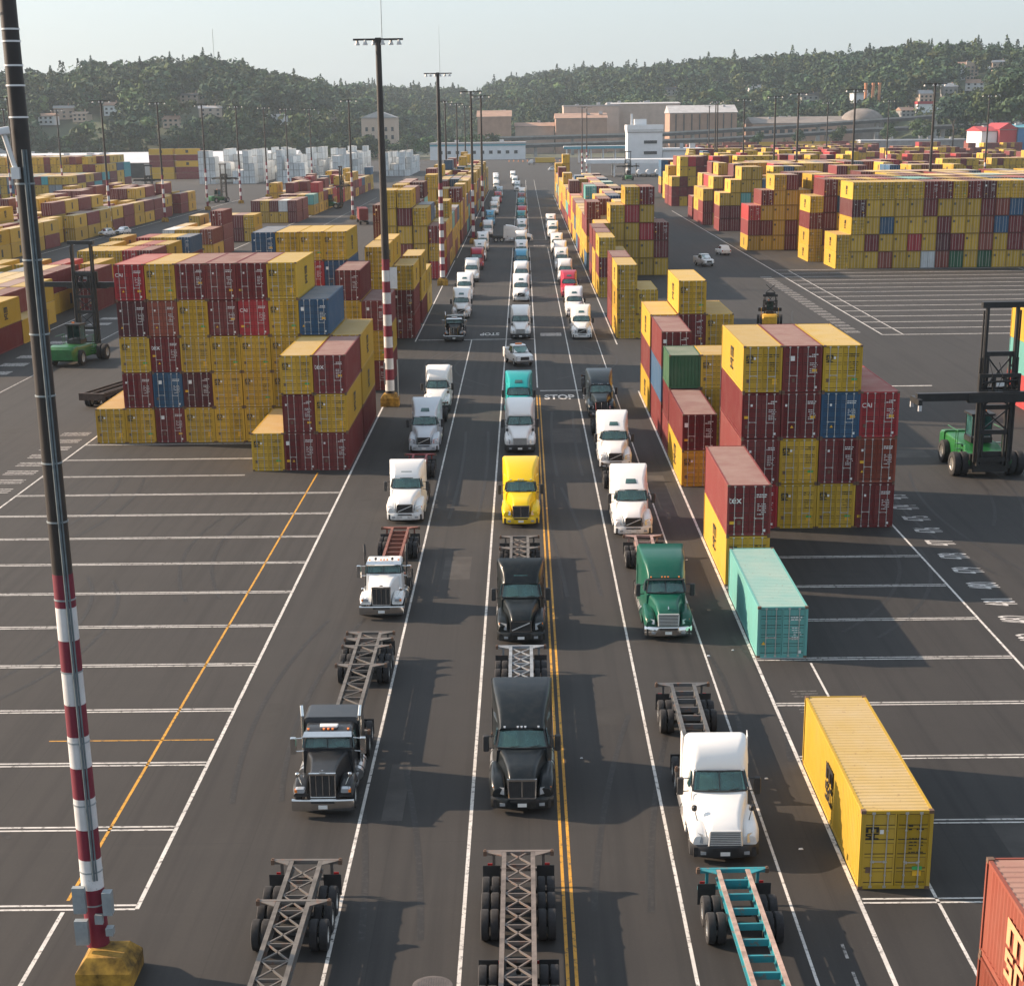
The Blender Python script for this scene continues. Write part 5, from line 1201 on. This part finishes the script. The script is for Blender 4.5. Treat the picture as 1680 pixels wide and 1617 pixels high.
# manhole cover
b = MB(); n = 28; b.add([(.62*math.cos(2*math.pi*i/n), .62*math.sin(2*math.pi*i/n), .004) for i in range(n)] + [(.54*math.cos(2*math.pi*i/n), .54*math.sin(2*math.pi*i/n), .012) for i in range(n)], [(i,(i+1)%n,n+(i+1)%n,n+i) for i in range(n)] + [tuple(range(n,2*n))])
for i in range(-6, 7):
    hl = math.sqrt(max(0, .5**2 - (i*.075)**2)); b.box(i*.075-.018, i*.075+.018, -hl, hl, .012, .022)
M['iron'] = simple('cast_iron', (.13,.115,.11), .7, .3, .2); o = b.build('manhole_cover', M['iron']); o.location = (-3.0, 46.95, 0); tag(o, 'round ribbed manhole cover at bottom edge between the lanes', 'manhole cover')
rl = random.Random(4)
for (x, y) in ((9.5,64.0),(10.2,81.5),(8.9,80.6),(9.6,100.),(2.2,66.5),(9.8,57.0)):
    b = MB(); a = rl.uniform(.06,.14); b.hexa([(-a,-a*.6,0),(a,-a*.5,0),(a*.9,a*.5,0),(-a*.8,a*.6,0),(-a*.7,-a*.3,.03),(a*.6,-a*.3,.05),(a*.5,a*.3,.04),(-a*.6,a*.4,.03)]); o = b.build('litter', M['bandwhite']); o.location = (x, y, .006); tag(o, 'small white scrap of litter on the pavement', 'litter', 'scraps of litter')

# ---------------------------------------------------------------- buildings
M['bwhite'] = simple('white_cladding', (.66,.68,.70), .6, 0, .06, .2); M['bbrown'] = simple('brown_cladding', (.36,.23,.17), .8, 0, .15, .15); M['btan'] = simple('tan_cladding', (.46,.37,.31), .8, 0, .12, .15)
M['broof'] = simple('grey_roof', (.42,.42,.43), .8, 0, .15, .2); M['bpale'] = simple('weathered_white_wall', (.50,.50,.49), .8, 0, .12, .15); M['bshed'] = simple('weathered_shed_roof', (.20,.175,.16), .85, 0, .25, .15); M['bglass'] = simple('dark_window', (.03,.04,.05), .2, 0, .2); M['bteal'] = simple('teal_fascia', (.08,.30,.38), .6); M['bgrey'] = simple('grey_concrete', (.30,.30,.30), .85, 0, .2, .3)
M['bdark'] = simple('dark_steel', (.055,.058,.060), .8, 0, .3, .3); M['bred'] = simple('red_cladding', (.36,.035,.045), .7); M['bblue'] = simple('blue_cladding', (.04,.17,.36), .7); M['bpeach'] = simple('peach_render', (.52,.40,.32), .8); M['borange'] = simple('orange_stack_paint', (.55,.22,.10), .7)
rl = random.Random(4)
def ribs(b, x0, x1, y, z0, z1, step, mi=0):
    x = x0 + step
    while x < x1: b.box(x-.12, x+.12, y-.12, y, z0, z1, mi); x += step
def building(x0, x1, y0, y1, h, wall, roof, label, roofh=0, name='warehouse', cat='building', wins=(), doors=(), band=None, ridge='x', group=None):
    root = empty(name, ((x0+x1)/2, y0, 0)); tag(root, label, cat, group); cx = (x0+x1)/2; hw = (x1-x0)/2; d = y1-y0
    b = MB(); b.box(-hw, hw, 0, d, 0, h); ribs(b, -hw, hw, 0, 0, h, max(6, hw/12)); b.build('wall', M[wall], root)
    b = MB()
    if roofh and ridge == 'x': b.prism([(-.8,h),(d+.8,h),(d/2,h+roofh)], 'x', -hw-.8, hw+.8)
    elif roofh: b.prism([(-hw-.8,h),(hw+.8,h),(0,h+roofh)], 'y', -.8, d+.8)
    else: b.box(-hw-.3, hw+.3, -.3, d+.3, h, h+.8)
    rf_ = b.build('roof', M[roof], root)
    if not roofh or ridge == 'x':
        for k in range(max(2, int(hw/6))):               # roof vents and plant
            b = MB(); xv = -hw + 3 + (2*hw-6)*rl.random(); yv = d*rl.uniform(.3, .7); zv = h + (roofh*.7 if roofh else .8); wv = rl.uniform(.6, 1.6); b.box(xv-wv, xv+wv, yv-wv, yv+wv, zv, zv+rl.uniform(1., 2.6)); b.build('roof_vent', M['broof'], rf_)
    b = MB(); b.box(-hw-.2, hw+.2, -.35, -.06, h-.5, h-.15); b.build('gutter', M['bgrey'], root)
    for (a, c, za, zb) in wins:
        b = MB(); b.box(a-cx, c-cx, -.16, .05, za, zb); w = b.build('window', M['bglass'], root)
        b = MB(); b.box(a-cx-.15, c-cx+.15, -.22, -.02, za-.25, za-.02); b.build('sill', M[wall], w)
    for (a, c, za, zb) in doors:
        b = MB(); b.box(a-cx, c-cx, -.18, .05, za, zb); b.build('door', M['bdark'], root)
    if band:
        b = MB(); b.box(-hw-.1, hw+.1, -.3, -.1, h-1.6, h-.4); b.build('fascia', M[band], root)
    return root
building(-330, -120, 935, 985, 7.5, 'bpale', 'bwhite', 'long white warehouse with pitched roof behind the left yard', 5, doors=[(-222,-214,0,7),(-206,-198,0,7),(-150,-143,0,7),(-300,-290,0,7)])
building(-480, -345, 1150, 1200, 10, 'bwhite', 'broof', 'pale warehouse at the far left edge behind the stacks', 4)
building(-66.5, 2.2, 1290, 1320, 11, 'bwhite', 'broof', 'low white office with blue band at the end of the road', 0, 'office_building', band='bteal', wins=[(-60+6*i,-57.5+6*i,4,6.2) for i in range(10)])
building(52.4, 69.7, 895, 915, 20, 'bwhite', 'bwhite', 'white tower office with slit windows beside the gate', 0, 'office_tower', wins=[(60.5,67,14.3,15.8),(60.5,67,9.2,10.7)], band=None)
b = MB(); b.box(52,70.1,894.2,916,20.9,23.3); b.box(54,55,898,899,23.3,28.5); b.box(56,62,900,905,23.3,26); o = b.build('roof_parapet', M['bwhite']); tw = bpy.data.objects['office_tower']; o.parent = tw; o.location = -tw.location
building(70, 91, 897, 930, 11, 'bwhite', 'bwhite', 'low white wing attached beside the tower office', 0, 'office_wing')
def canopy(x0, x1, y0, y1, z, label, band='bteal', roof='bwhite'):
    root = empty('gate_canopy', ((x0+x1)/2, y0, 0)); tag(root, label, 'canopy'); hw = (x1-x0)/2; d = y1-y0
    b = MB(); b.box(-hw, hw, 0, d, z, z+1.0); b.build('roof', M[roof], root)
    b = MB(); b.box(-hw-.1, hw+.1, -.25, -.02, z-.7, z+.9); b.build('fascia', M[band], root)
    for k in range(6):
        x = -hw+2+k*(2*hw-4)/5
        for yy_ in (1.5, d-1.5):
            b = MB(); b.box(x-.3,x+.3,yy_-.3,yy_+.3,0,z); b.build('column', M['bwhite'], root)
canopy(26.5, 69.5, 1150, 1166, 9.2, 'teal-edged gate canopy beyond the right stacks'); canopy(30, 92, 850, 872, 6.8, 'low white canopy roof in front of the tower office', 'bwhite')
building(-37.2, -9.4, 1500, 1540, 30, 'bbrown', 'bbrown', 'tall brown mill block left of the road end', 5, 'mill_building'); building(28, 70.5, 1500, 1550, 28, 'bbrown', 'bbrown', 'brown mill hall right of the road end', 4, 'mill_building')
building(-6, 27, 1525, 1550, 22, 'btan', 'bbrown', 'low tan mill link between the brown halls', 3, 'mill_building'); building(36, 84, 1565, 1620, 38, 'btan', 'broof', 'pale mill hall rising behind the brown hall', 0, 'mill_building')
building(76, 139, 1590, 1650, 39.5, 'btan', 'broof', 'long grey-roofed mill hall behind the tower office', 1.5, 'mill_building'); building(121, 176, 1480, 1530, 31, 'bbrown', 'broof', 'brown mill hall with sloped grey roof right of the tower', 6, 'mill_building')
for i in range(8):
    b = MB(); b.tube((126+6.5*i, 1479, 0), (126+6.5*i, 1479, 30), .5, 8); o = b.build('wall_duct', M['bdark']); q = [o_ for o_ in bpy.data.objects if o_.name.startswith('mill_building')][-1]; o.parent = q; o.location = -q.location
building(189, 272, 1480, 1540, 22, 'bbrown', 'bshed', 'long low brown shed right of the mill', 5, 'shed', wins=[(192+6.5*i,196+6.5*i,14,17) for i in range(12)])
b = MB(); rings = []
for k in range(7): a = k*math.pi/14; rings.append([(282+18*math.cos(a)*math.cos(t), 1500+18*math.cos(a)*math.sin(t), 22+11*math.sin(a)) for t in np.linspace(0, 2*math.pi, 25)[:-1]])
b.loft(rings); b.tube((282,1500,0),(282,1500,22),18,24); tag(b.build('storage_dome', M['bshed'], None, True), 'grey storage dome below the orange stacks', 'dome')
for i, x in enumerate((303, 309.5, 315)):
    b = MB(); b.tube((x,1600,0),(x,1600,54),1.25,12); b.tube((x,1600,53),(x,1600,54.5),1.5,12); tag(b.build('smokestack', M['borange'], None, True), '%s orange smokestack from the left behind the dome' % ordn(i), 'smokestack', 'orange smokestacks')
building(300, 330, 1640, 1660, 46, 'bwhite', 'broof', 'white block beside the orange smokestacks', 0, 'apartment_block', wins=[(303+5*i,305.5+5*i,30+4*j,32.5+4*j) for i in range(5) for j in range(3)])
building(305.8, 316, 1200, 1240, 16, 'bwhite', 'bred', 'white block at left of the coloured buildings, right edge', 3, 'coloured_building'); building(316.5, 328, 1196, 1240, 17, 'bred', 'bred', 'crimson gabled block at the right edge', 4, 'coloured_building', ridge='y')
building(328.5, 338, 1194, 1240, 18, 'bblue', 'bteal', 'blue block at the right edge', 2, 'coloured_building'); building(338.5, 375, 1190, 1240, 14, 'bpeach', 'bred', 'peach block at the right edge beside the blue one', 3, 'coloured_building')
building(-125, -98, 1400, 1430, 30, 'bpeach', 'broof', 'peach building with arched front among trees, left of centre', 5, 'arched_building', ridge='y', wins=[(-122+5*i,-120+5*i,8+6*j,11+6*j) for i in range(5) for j in range(3)])
def viaduct(pts, w, label):
    root = empty('viaduct', pts[0]); tag(root, label, 'viaduct'); p0 = Vector(pts[0])
    for i in range(len(pts)-1):
        a = Vector(pts[i])-p0; c = Vector(pts[i+1])-p0
        b = MB(); b.bar(a-Vector((0,0,1.2)), c-Vector((0,0,1.2)), w, 2.2); b.build('deck', M['bdark'], root)
        for s in (-1, 1):
            b = MB(); q = Vector((0, s*w/2, .4)); b.bar(a+q, c+q, .3, 1.1); b.build('parapet', M['bgrey'], root)
        n = max(1, int((c-a).length/38))
        for k in range(n):
            m_ = a + (c-a)*(k+.5)/n
            b = MB(); b.box(m_.x-1.2, m_.x+1.2, m_.y-3, m_.y+3, -pts[0][2], m_.z-2.2); b.build('pier', M['bgrey'], root)
viaduct([(-30,1440,13.5),(110,1430,15.5),(210,1420,20),(300,1410,25),(430,1400,33)], 12, 'upper road viaduct rising to the right behind the yard'); viaduct([(-10,1385,8.5),(150,1380,11.5),(260,1375,17),(380,1370,20.5),(450,1370,21)], 10, 'lower road viaduct level behind the far right yard')
building(250, 330, 1330, 1350, 9, 'bgrey', 'bwhite', 'flat pale roofed shed behind the far right yard', 0, 'shed')
# train of stacked containers at the back of the right yard
V = []
for i in range(24):
    x = 150 + 13.6*i
    for t in range(2):
        b = MB(); b.box(0, 12.2, 0, 2.44, .0, 2.9); b.box(-.02,.15,-.02,2.46,0,2.92); b.box(12.05,12.22,-.02,2.46,0,2.92); o = b.build('railcar_container', M['wall']); o.location = (x, 1345, 3.2+2.95*t); cc = PAL[rl.choice('YYYMNMY')]; o.color = (*cc, 1)
        tag(o, '%s container on the %s deck of the far train, counted from left' % (ordn(i), 'upper' if t else 'lower'), 'shipping container', 'containers on the far train')
b = MB(); b.box(145, 480, 1344, 1349, 0, 3.2); tag(b.build('rail_embankment', M['bgrey']), kind='structure')

for i in range(14):
    root = empty('traffic_cone', (-9 + 3.1*i, 1205 + 6*math.sin(i*1.7), 0)); tag(root, '%s orange cone from the left across the road end' % ordn(i), 'traffic cone', 'orange cones at the road end')
    b = MB(); b.loft([[(.5*math.cos(t), .5*math.sin(t), .08) for t in np.linspace(0, 6.283, 9)[:-1]], [(.12*math.cos(t), .12*math.sin(t), 1.3) for t in np.linspace(0, 6.283, 9)[:-1]]]); b.build('body', M['borange'], root, True)
    b = MB(); b.box(-.6,.6,-.6,.6,0,.08); b.build('foot', M['dark'], root)

# ---------------------------------------------------------------- hills, woods, houses
SKY = [(-0.45,.024),(-0.2985,.0259),(-0.2801,.0246),(-0.2612,.0267),(-0.2487,.0257),(-0.2389,.0287),(-0.2324,.0305),(-0.2166,.0286),(-0.205,.0322),(-0.1841,.0314),(-0.171,.0323),(-0.1581,.03),(-0.1419,.0268),(-0.119,.0225),(-0.0993,.0182),(-0.0792,.0183),(-0.0592,.0181),(-0.0391,.0169),(-0.0256,.0167),(-0.0189,.0192),(-0.002,.0234),(0.0148,.0251),(0.0348,.0261),(0.0482,.0262),(0.0682,.0272),(0.0815,.0286),(0.1014,.0299),(0.1145,.0306),(0.131,.0303),(0.1473,.0313),(0.17,.0318),(0.1797,.032),(0.1957,.0329),(0.2115,.0357),(0.2243,.0348),(0.2432,.0338),(0.2557,.0341),(0.2682,.0327),(0.2926,.0333),(0.45,.033)]
sa = np.array([p[0] for p in SKY]); se = np.array([p[1] for p in SKY])
da = np.array([-.45,-.17,-.11,-.06,-.03,.02,.12,.22,.30,.45]); dd = np.array([1750.,1800,2100,2900,3000,2700,2350,2000,1850,1850]); db = np.array([1340.,1340,1400,1700,1800,1750,1700,1480,1420,1420])
TREEH = 19.
def ridge(az): 
    D = np.interp(az, da, dd); return D, np.interp(az, da, db), CAMH + np.tan(np.interp(az, sa, se))*D - TREEH
def terrain(az, t):
    D, B, Z = ridge(az); r = B + (D-B)*t
    z = Z*np.where(t < 1, np.clip(t, 0, 1)**.85*(1.25-.25*np.clip(t, 0, 1)**2), 1.0) - np.where(t > 1, (t-1)*Z*1.1, 0)
    z = z + 3.0*np.sin(az*60+t*7)*np.clip(t, 0, 1)*np.clip(1.1-t, 0, 1)*2
    return r*np.sin(az), r*np.cos(az), np.where(t <= 0, -2.0, z)
na, ntt = 150, 26
A_, T_ = np.meshgrid(np.linspace(-.45, .45, na), np.linspace(0, 1.7, ntt)); X_, Y_, Z_ = terrain(A_, T_)
M['hill'] = simple('wooded_ground', (.045,.065,.032), .95, 0, .35, .02)
me = bpy.data.meshes.new('hillside'); me.from_pydata(np.stack([X_, Y_, Z_], -1).reshape(-1, 3).tolist(), [], [(j*na+i, j*na+i+1, (j+1)*na+i+1, (j+1)*na+i) for j in range(ntt-1) for i in range(na-1)]); me.materials.append(M['hill'])
me.polygons.foreach_set('use_smooth', [True]*len(me.polygons)); tag(obj('hillside', me), kind='structure')

def leafmat(name, c0, c1):
    mt, t, p = newmat(name); tc = node(t, 'ShaderNodeTexCoord').outputs['Object']
    n = noise(t, .05, 3, .6, tc); n2 = noise(t, .9, 3, .6, tc); a = node(t, 'ShaderNodeAttribute', attribute_name='Col')
    k = mixc(t, ramp(t, n, .35, .68), c0, c1); k = mixc(t, ramp(t, n2, .4, .8, (0,0,0), (.4,.4,.4)), k, [q*.55 for q in c0])
    k = mixc(t, 1.0, k, a.outputs['Color'], 'MULTIPLY'); t.links.new(k, p.inputs['Base Color']); p.inputs['Roughness'].default_value = .8; p.inputs['Specular IOR Level'].default_value = .2; return mt
M['leaf'] = leafmat('foliage', (.026,.056,.034), (.064,.098,.046))
M['bark'] = simple('bark', (.07,.05,.035), .9)
RG = np.random.default_rng(11)
def crown(kind, n, fs=1.):
    """leaf-clump triangles of a unit tree (height 1), facing outwards: returns (n,3,3)"""
    if kind == 'c':
        h = RG.random(n)**.75; base = .08 + .90*h; rad = .24*(1-h)**.85*(.55 + .45*np.abs(np.sin(h*30+RG.random()*3))) + .008
        th = RG.random(n)*2*np.pi; rr = rad*np.sqrt(RG.random(n)*.6+.4); c = np.stack([rr*np.cos(th), rr*np.sin(th), base - rr*.25], 1); s = .062*(1-h*.55)
        d = np.stack([np.cos(th), np.sin(th), np.full(n, .55)], 1)
    else:
        k = 10; cc = RG.normal(size=(k, 3)); cc /= np.linalg.norm(cc, axis=1)[:, None]; cc *= np.array([.25,.25,.22])*RG.uniform(.6, 1.1, (k, 1)); cr = RG.uniform(.11,.20,k)
        w = RG.integers(0, k, n); d = RG.normal(size=(n, 3)); d /= np.linalg.norm(d, axis=1)[:, None]; d[:, 2] = np.where(d[:, 2] < -.3, -d[:, 2], d[:, 2])
        c = cc[w] + d*cr[w][:, None]*(RG.random((n, 1))*.3+.75); c[:, 2] += .60; s = np.full(n, .066)
    d = d + RG.normal(size=(n, 3))*.42; d /= np.linalg.norm(d, axis=1)[:, None]
    u = np.cross(d, RG.normal(size=(n, 3))); u /= np.linalg.norm(u, axis=1)[:, None]; v = np.cross(d, u)
    s = fs*s[:, None]*RG.uniform(.7, 1.3, (n, 1)); return np.stack([c+u*s, c-u*s*.6+v*s*.9, c-u*s*.6-v*s*.9], 1)
def trimesh(name, tris, cols, mt):
    n = len(tris); me = bpy.data.meshes.new(name); me.vertices.add(n*3); me.loops.add(n*3); me.polygons.add(n)
    me.vertices.foreach_set('co', tris.astype(np.float32).ravel()); me.loops.foreach_set('vertex_index', np.arange(n*3, dtype=np.int32)); me.polygons.foreach_set('loop_start', np.arange(0, n*3, 3, dtype=np.int32))
    at = me.color_attributes.new('Col', 'FLOAT_COLOR', 'CORNER'); a = np.ones((n, 3, 4), np.float32); a[:, :, :3] = cols[:, None, :]; at.data.foreach_set('color', a.ravel())
    me.materials.append(mt); me.update(); me.validate(); return me
FINE = {'c': [crown('c', 420, .6) for _ in range(3)], 'b': [crown('b', 900, .48) for _ in range(4)]}
UN = {'c': [crown('c', 120) for _ in range(5)], 'b': [crown('b', 130) for _ in range(6)]}
TINT = np.array([[.80,.95,1.10],[.95,1.0,1.0],[1.25,1.12,.8],[.65,.82,.95],[1.5,1.1,.8],[.9,1.1,.95],[1.4,1.4,1.0],[.6,.75,.8]])
def woods(name, label, P, H, K):
    T = []; Cc = []
    for (x, y, z), h, k in zip(P, H, K):
        u = UN[k][RG.integers(len(UN[k]))]; a = RG.random()*6.283; ca, sa_ = math.cos(a), math.sin(a); w = h*RG.uniform(.9, 1.25)
        q = np.empty_like(u); q[..., 0] = (u[..., 0]*ca - u[..., 1]*sa_)*w + x; q[..., 1] = (u[..., 0]*sa_ + u[..., 1]*ca)*w + y; q[..., 2] = u[..., 2]*h + z; T.append(q)
        t = TINT[RG.integers(8)]*RG.uniform(.55, 1.35)*(.75 if k == 'c' else 1.05); Cc.append(np.repeat(t[None], len(u), 0))
    me = trimesh(name, np.concatenate(T), np.concatenate(Cc), M['leaf']); return tag(obj(name, me), label, 'woods', None, 'stuff')
HOUSES = [(-0.2408,.0064),(-0.2125,.0186),(-0.171,.0082),(-0.1366,.0034),(-0.1066,.0043),(-0.2487,.0078),(-0.2236,.0094),(-0.182,.0152),(-0.12,.0025),(-0.2585,.0051),(-0.1927,.0030),(0.0834,.0153),(0.0916,.02),(0.1579,.0105),(0.2103,.0030),(0.2194,.0103),(0.232,.0132),(0.2444,.0161),(0.2591,.0081),(0.2666,.0126),(0.2563,.0256),(0.2375,.0248),(0.1083,.0182),(0.1282,.0147)]
HP = []
for az, el in HOUSES:
    ts = np.linspace(.01, 1, 300); x, y, z = terrain(np.full(300, az), ts); e = np.arctan2(z + 6 - CAMH, np.hypot(x, y)); i = int(np.argmin(np.abs(e - el))); HP.append((x[i], y[i], z[i] + 2))
HPa = np.array(HP)
def scatter(n, az0, az1, t0, t1, h0, h1, pc, rmin=16):
    P = []; H = []; K = []
    az = RG.uniform(az0, az1, n); t = t0 + (t1-t0)*RG.random(n); x, y, z = terrain(az, t)
    for i in range(n):
        # keep a sight line in front of the houses
        dx = HPa[:, 0]-x[i]; dy = HPa[:, 1]-y[i]; rr = np.hypot(x[i], y[i]); ux, uy = x[i]/rr, y[i]/rr
        along = dx*ux + dy*uy; lat = np.abs(dx*uy - dy*ux)
        if np.any((along > -8) & (along < 130) & (lat < 14)): continue
        k_ = 'c' if RG.random() < (pc if t[i] < .85 else pc+.03) else 'b'; P.append((x[i], y[i], z[i]-.5)); H.append(RG.uniform(h0, h1)*(1.15 if k_ == 'c' else .95)); K.append(k_)
    return P, H, K
P, H, K = scatter(2300, -.33, -.085, .02, 1.06, 11, 33, .10); woods('wooded_hillside', 'dense mixed woods covering the left hill', P, H, K)
P, H, K = scatter(1500, -.10, .06, .0, 1.06, 11, 31, .2); woods('wooded_hillside', 'hazy woods on the far ridge in the middle', P, H, K)
P, H, K = scatter(3000, .03, .33, .0, 1.06, 11, 32, .10); woods('wooded_hillside', 'dense woods covering the right hill', P, H, K)
# belt of trees at the foot of the hills
def belt(n, x0, x1, y0, y1, h0, h1, label, pc=.1):
    P = [(RG.uniform(x0, x1), RG.uniform(y0, y1), -.5) for _ in range(n)]; woods('tree_belt', label, P, RG.uniform(h0, h1, n), ['c' if RG.random() < pc else 'b' for _ in range(n)])
belt(420, -460, -20, 1335, 1420, 8, 20, 'belt of dark trees behind the left warehouse'); belt(200, 180, 460, 1352, 1368, 5, 12, 'low shrubs and trees below the viaducts at right'); belt(120, 330, 480, 1260, 1340, 8, 15, 'trees behind the coloured buildings'); belt(160, -30, 190, 1660, 1690, 14, 24, 'trees behind the mill halls')
# single trees that stand out
def tree(x, y, z, h, k, label, name='tree', group=None):
    root = empty(name, (x, y, z)); tag(root, label, 'tree', group)
    u = FINE[k][RG.integers(len(FINE[k]))]*h; t = TINT[RG.integers(8)]*RG.uniform(.7, 1.1)
    obj('crown', trimesh('crown', u, np.repeat(t[None], len(u), 0), M['leaf']), root)
    b = MB(); b.tube((0,0,-1), (0,0,h*(.9 if k == 'c' else .6)), h*.022, 7, 0, h*.006)
    for i in range(4): a = i*1.7; b.tube((0,0,h*(.35+.06*i)), (h*.14*math.cos(a), h*.14*math.sin(a), h*(.52+.06*i)), h*.010, 5, 0, h*.003)
    b.build('trunk', M['bark'], root); return root
for i, (az, hh) in enumerate(sorted([(-.2324,30),(-.2155,21),(-.2068,26),(-.2045,20),(-.1745,20),(-.158,22),(-.262,20),(-.2455,19),(-.223,18),(-.195,18),(-.135,18),(-.128,19),(-.11,20)])):
    x, y, z = terrain(np.array(az), np.array(.97)); tree(float(x), float(y), float(z), hh+2, 'c', '%s tall conifer from the left above the left hill skyline' % ordn(i), 'conifer', 'conifers on the left skyline')
for i, (az, hh) in enumerate(sorted([(.2095,28),(.2115,24),(.2190,26),(.2205,27),(.2360,27),(.2445,32),(.2460,28),(.2515,24),(.2550,25),(.185,22),(.178,20),(.168,22),(.145,19),(.125,20),(.108,19),(.096,18),(.088,20),(.055,19),(.2615,22),(.2700,26)])):
    x, y, z = terrain(np.array(az), np.array(.97)); tree(float(x), float(y), float(z), hh+2, 'c', '%s tall conifer from the left above the right hill skyline' % ordn(i), 'conifer', 'conifers on the right skyline')
for i, (x, y, z, h) in enumerate(sorted([(318,1330,0,40),(330,1325,0,46),(345,1320,0,50),(357,1318,0,56),(362,1310,0,62),(296,1340,0,26),(270,1345,0,24),(236,1350,0,22),(205,1352,0,20),(176,1352,0,18)])):
    tree(x, y, z, h, 'b', '%s big broadleaf tree from the left beyond the far right yard' % ordn(i), 'broadleaf_tree', 'big trees right of the yard')
for i, (x, y, h) in enumerate([(-330,1328,26),(-290,1326,24),(-255,1330,28),(-205,1328,22),(-170,1325,24),(-140,1330,22),(-85,1330,20),(-60,1332,18)]):
    tree(x, y, 0, h, 'b', '%s broadleaf tree from the left behind the white warehouse' % ordn(i), 'broadleaf_tree', 'trees behind the left warehouse')
HW = ['bwhite','bwhite','bpeach','btan','bgrey']
HN = [0, 0]
for i, (x, y, z) in enumerate(sorted(HP)):
    root = empty('house', (x, y, z-1), R(rl.uniform(-25, 25))); left = x < 0
    tag(root, '%s pale house from the left among trees on the %s' % (ordn(HN[0 if left else 1]), 'left hill' if left else 'right hill'), 'house', 'houses on the %s' % ('left hill' if left else 'right hill'))
    HN[0 if left else 1] += 1
    w = rl.uniform(6, 10); d = 9; h = rl.uniform(6, 9); mt = rl.choice(HW)
    b = MB(); b.box(-w, w, 0, d, 0, h); b.build('wall', M[mt], root)
    b = MB(); b.prism([(-.6,h),(d+.6,h),(d/2,h+rl.uniform(2,3.5))], 'x', -w-.6, w+.6); rf = b.build('roof', M[rl.choice(('broof','bdark','bbrown'))], root)
    b = MB(); b.box(w*.4, w*.4+.9, d/2-.5, d/2+.5, h, h+4); b.build('chimney', M['bbrown'], rf)
    for fl in range(2):
        for k in range(3):
            b = MB(); xx = -w*.65 + k*w*.65; b.box(xx-1, xx+1, -.1, .05, 1.6+fl*3.2, 3.2+fl*3.2); b.build('window', M['bglass'], root)
def apartments(az, el, n, fl, label):
    ts = np.linspace(.01, 1, 300); x, y, z = terrain(np.full(300, az), ts); e = np.arctan2(z - CAMH, np.hypot(x, y)); i = int(np.argmin(np.abs(e - el)))
    root = empty('apartment_block', (x[i], y[i], z[i]-2), R(-12)); tag(root, label, 'apartment block')
    for k in range(n):
        h = (fl + (k % 3 == 1))*3.2 + 3; b = MB(); b.box(12*k, 12*k+11.4, 2*(k % 2), 16, 0, h); b.build('wall', M['bwhite' if k < n-1 else 'bpeach'], root)
        b = MB(); b.box(12*k-.3, 12*k+11.7, 2*(k % 2)-.3, 16.3, h, h+.6); b.build('roof', M['broof'], root)
        for f_ in range(fl):
            for q in range(3): b = MB(); b.box(12*k+1.2+3.6*q, 12*k+3.2+3.6*q, 2*(k % 2)-.1, 2*(k % 2)+.05, 3.5+3.2*f_, 5.4+3.2*f_); b.build('window', M['bglass'], root)
apartments(.2125, .0165, 5, 5, 'stepped white apartment block on the right hill')
ts = np.linspace(.01, 1, 300); x, y, z = terrain(np.full(300, .2125), ts); e = np.arctan2(z + 4 - CAMH, np.hypot(x, y)); i = int(np.argmin(np.abs(e - .0055)))
b = MB(); b.box(0, 46, 0, 14, -2, 6); o = b.build('long_shop', M['bwhite']); o.location = (x[i], y[i]-20, z[i]); tag(o, 'long low white building with red roof edge on the right hill', 'building')
b2 = MB(); b2.box(-.4, 46.4, -.4, 14.4, 6, 8.2); b2.build('roof', M['bred'], o)
# radio mast on the left hill
b = MB(); x, y, z = terrain(np.array(-.1672), np.array(1.0)); mx, my, mz = float(x), float(y), float(z)
for s in ((-.5,-.4),(.5,-.4),(0,.5)): b.tube((s[0],s[1],0),(s[0]*.3,s[1]*.3,52),.10,5)
for k in range(25): b.tube((-.5,-.4,2*k),(.5*(1-k/35),-.4,2*k+2),.05,4)
o = b.build('radio_mast', M['greybox']); o.location = (mx, my, mz); tag(o, 'thin radio mast on the left hill skyline', 'radio mast')

# ---------------------------------------------------------------- the hazy air
b = MB(); b.box(-3200, 3200, -120, 5600, -4, 190); hz = b.build('haze', []); tag(hz, 'pale hazy air over the yard and hills', 'haze', None, 'stuff')
mt = bpy.data.materials.new('haze'); mt.use_nodes = True; t = mt.node_tree; t.nodes.clear(); om = t.nodes.new('ShaderNodeOutputMaterial'); pv = t.nodes.new('ShaderNodeVolumePrincipled')
pv.inputs['Color'].default_value = (.74,.88,1.0,1); pv.inputs['Density'].default_value = .000075; pv.inputs['Anisotropy'].default_value = .3
t.links.new(pv.outputs[0], om.inputs['Volume']); hz.data.materials.append(mt)
